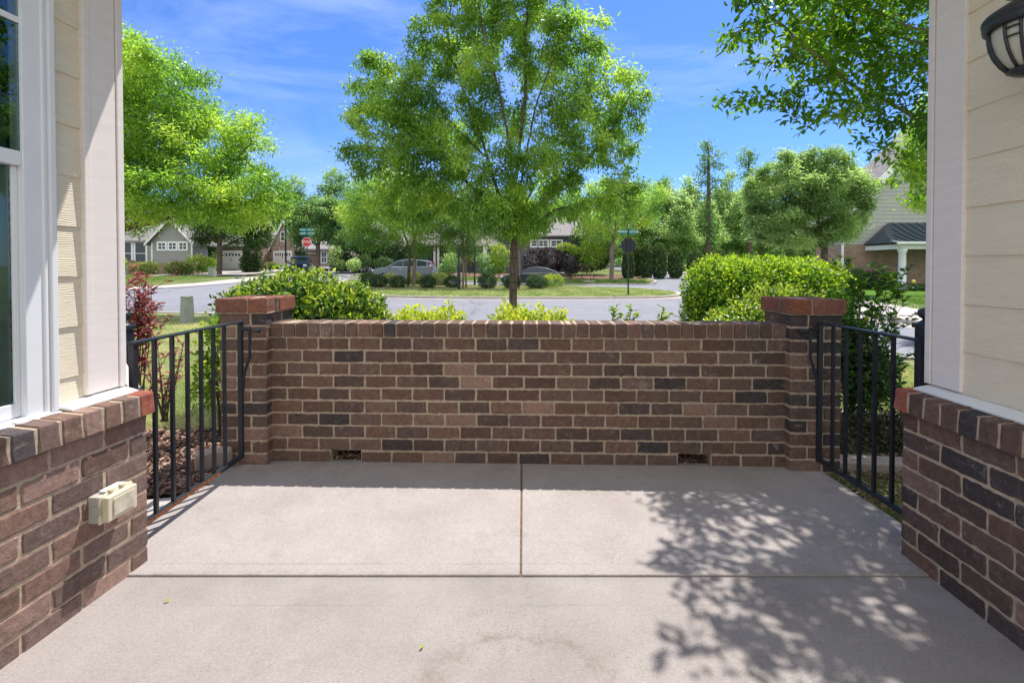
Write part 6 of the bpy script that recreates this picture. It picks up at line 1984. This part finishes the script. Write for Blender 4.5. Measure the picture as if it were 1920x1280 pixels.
lamp_post('street_lamp', 'tall black street lamp with flat head before the steep gable house', 536, 49, float(at(536, 395, 49).z) - gp(536, 49).z, .085, True)
b_ = gp(860, 27.4)
bp = thing('black_post', 'thick black post among the island shrubs', 'post', b_)
mb = MB(); mb.lathe([(.085, -.05), (.085, 1.35), (.055, 1.42), (.05, 2.45)], 12, Matrix.Translation(b_)); mb.build('shaft', M['iron'], bp)
mb = MB(); mb.lathe([(.07, 2.452), (.075, 2.49), (.03, 2.54), (.0, 2.56)], 12, Matrix.Translation(b_)); mb.build('cap', M['iron'], bp)
lamp_post('lamp_post', 'thin black lamp post at the back of the island', 890, 32.6, 3.2, .045)

up = thing('utility_pedestal', 'grey green utility pedestal on the lawn beyond the left gate', 'utility box', gp(350, 11, -.03))
b_ = gp(350, 11, -.03); q_ = Matrix.Translation(b_) @ Matrix.Rotation(math.radians(-32), 4, 'Z')
mb = MB(); w0, w1, hh = .112, .094, .60
mb.add([q_ @ Vector(p) for p in ((-w0, -w0, 0), (w0, -w0, 0), (w0, w0, 0), (-w0, w0, 0), (-w1, -w1, hh), (w1, -w1, hh), (w1, w1, hh), (-w1, w1, hh))],
       [(0, 3, 2, 1), (4, 5, 6, 7), (0, 1, 5, 4), (1, 2, 6, 5), (2, 3, 7, 6), (3, 0, 4, 7)])
mb.build('cabinet', M['util_green'], up, bevel=.008)
mb = MB(); mb.box(-.100, .100, -.100, .100, hh + .001, hh + .045, q_); mb.build('cap', M['util_green'], up, bevel=.018)
ub = thing('utility_cabinet', 'small green utility cabinet beside the garage house bushes', 'utility box', gp(397.5, 42))
b_ = gp(397.5, 42)
mb = MB(); mb.box(-.24, .24, -.2, .2, -.05, .76, Matrix.Translation(b_)); mb.build('cabinet', M['util_green'], ub, bevel=.02)
mb = MB(); mb.box(-.26, .26, -.22, .22, .761, .82, Matrix.Translation(b_)); mb.build('lid', M['util_green'], ub, bevel=.02)
b_ = gp(1105, 40.6)
ul = thing('manhole_vault', 'flat pale utility lid in the grass beyond the black car', 'utility lid', b_)
mb = MB(); mb.box(-.48, .48, -.35, .35, -.05, .10, Matrix.Translation(b_)); mb.build('lid', M['kerb'], ul, bevel=.03)
mb = MB(); mb.box(-.52, .52, -.39, .39, -.06, .04, Matrix.Translation(b_)); mb.build('frame', M['util_tan'], ul, bevel=.02)
b_ = gp(605, 50)
rb = thing('red_bin', 'small red lidded bin at the kerb before the tan house', 'bin', b_)
mb = MB()
mb.add([Vector(b_) + Vector(p) for p in ((-.18, -.15, .02), (.18, -.15, .02), (.18, .15, .02), (-.18, .15, .02), (-.24, -.2, .42), (.24, -.2, .42), (.24, .2, .42), (-.24, .2, .42))],
       [(0, 3, 2, 1), (4, 5, 6, 7), (0, 1, 5, 4), (1, 2, 6, 5), (2, 3, 7, 6), (3, 0, 4, 7)])
mb.build('tub', M['red_bin'], rb, bevel=.02)
mb = MB(); mb.box(-.26, .26, -.22, .22, .422, .48, Matrix.Translation(b_)); mb.build('lid', M['red_bin'], rb, bevel=.02)
b_ = gp(450, 39.6)
di = thing('drain_inlet', 'dark storm drain inlet in the kerb of the left street', 'drain', b_)
mb = MB(); mb.box(-.35, .35, -.25, .25, .014, .10, Matrix.Translation(b_)); mb.build('hood', M['kerb'], di, bevel=.02)
mb = MB(); mb.box(-.28, .28, -.27, -.252, .0, .075, Matrix.Translation(b_)); mb.build('opening', M['tire'], di)

# ------------------------------------------------------------------ light and sky
sdir = Vector((0.28, 0.385, 1.0)).normalized()
sl = bpy.data.lights.new('sun', 'SUN'); sl.energy = 4.6; sl.angle = math.radians(0.53); sl.color = (1.0, 0.955, 0.89)
so_ = bpy.data.objects.new('sun', sl); C.objects.link(so_)
so_.location = (3, 6, 12)
so_.rotation_euler = sdir.to_track_quat('Z', 'Y').to_euler()
wd_ = bpy.data.worlds.new('World'); S.world = wd_; wd_.use_nodes = True
nt = wd_.node_tree; nt.nodes.clear()
out = nt.nodes.new('ShaderNodeOutputWorld'); bg = nt.nodes.new('ShaderNodeBackground'); sk = nt.nodes.new('ShaderNodeTexSky')
sk.sky_type = 'NISHITA'; sk.sun_disc = False
sk.sun_elevation = math.asin(sdir.z); sk.sun_rotation = math.atan2(sdir.x, sdir.y)
sk.air_density = 1.0; sk.dust_density = 0.3; sk.ozone_density = 3.0; sk.altitude = 200
tc = nt.nodes.new('ShaderNodeTexCoord')
mp = nt.nodes.new('ShaderNodeMapping'); mp.inputs['Scale'].default_value = (1.3, 1.3, 5.0); mp.inputs['Rotation'].default_value = (0, math.radians(18), 0)
nz = nt.nodes.new('ShaderNodeTexNoise'); nz.inputs['Scale'].default_value = 1.7; nz.inputs['Detail'].default_value = 7; nz.inputs['Roughness'].default_value = 0.62; nz.inputs['Distortion'].default_value = 0.6
nt.links.new(tc.outputs['Generated'], mp.inputs['Vector']); nt.links.new(mp.outputs[0], nz.inputs['Vector'])
rp = nt.nodes.new('ShaderNodeValToRGB'); rp.color_ramp.elements[0].position = .46; rp.color_ramp.elements[1].position = .74
rp.color_ramp.elements[0].color = (0, 0, 0, 1); rp.color_ramp.elements[1].color = (.42, .42, .42, 1)
nt.links.new(nz.outputs['Fac'], rp.inputs['Fac'])
mx = nt.nodes.new('ShaderNodeMixRGB'); mx.inputs[2].default_value = (3.6, 4.4, 5.6, 1)
tint = nt.nodes.new('ShaderNodeMixRGB'); tint.blend_type = 'MULTIPLY'; tint.inputs[0].default_value = 1; tint.inputs[2].default_value = (.40, .585, .93, 1)
nt.links.new(sk.outputs[0], tint.inputs[1])
nt.links.new(rp.outputs[0], mx.inputs[0]); nt.links.new(tint.outputs[0], mx.inputs[1])
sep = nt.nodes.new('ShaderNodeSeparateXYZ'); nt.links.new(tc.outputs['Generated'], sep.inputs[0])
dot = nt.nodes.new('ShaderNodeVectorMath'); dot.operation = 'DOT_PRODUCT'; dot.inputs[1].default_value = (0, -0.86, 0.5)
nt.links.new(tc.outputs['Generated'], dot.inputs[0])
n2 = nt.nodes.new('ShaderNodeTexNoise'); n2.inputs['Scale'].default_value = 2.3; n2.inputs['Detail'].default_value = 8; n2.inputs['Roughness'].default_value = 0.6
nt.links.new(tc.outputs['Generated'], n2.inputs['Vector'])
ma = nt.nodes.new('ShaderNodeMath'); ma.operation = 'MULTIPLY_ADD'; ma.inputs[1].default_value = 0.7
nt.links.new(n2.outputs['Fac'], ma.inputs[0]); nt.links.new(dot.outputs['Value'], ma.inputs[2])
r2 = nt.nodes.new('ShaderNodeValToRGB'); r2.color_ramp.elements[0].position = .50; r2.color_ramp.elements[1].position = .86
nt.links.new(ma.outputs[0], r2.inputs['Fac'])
m3 = nt.nodes.new('ShaderNodeMixRGB'); m3.inputs[2].default_value = (5.5, 5.7, 5.9, 1)  # bright clouds added behind and above the camera, out of view, to fill shade
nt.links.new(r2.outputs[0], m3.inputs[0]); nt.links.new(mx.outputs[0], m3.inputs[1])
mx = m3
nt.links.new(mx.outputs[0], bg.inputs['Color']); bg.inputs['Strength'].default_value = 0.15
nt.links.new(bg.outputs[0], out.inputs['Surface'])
S.view_settings.view_transform = 'Standard'; S.view_settings.look = 'None'; S.view_settings.exposure = 0.58; S.view_settings.gamma = 1.0
S.cycles.max_bounces = 10; S.cycles.diffuse_bounces = 6; S.cycles.transmission_bounces = 8; S.cycles.transparent_max_bounces = 12
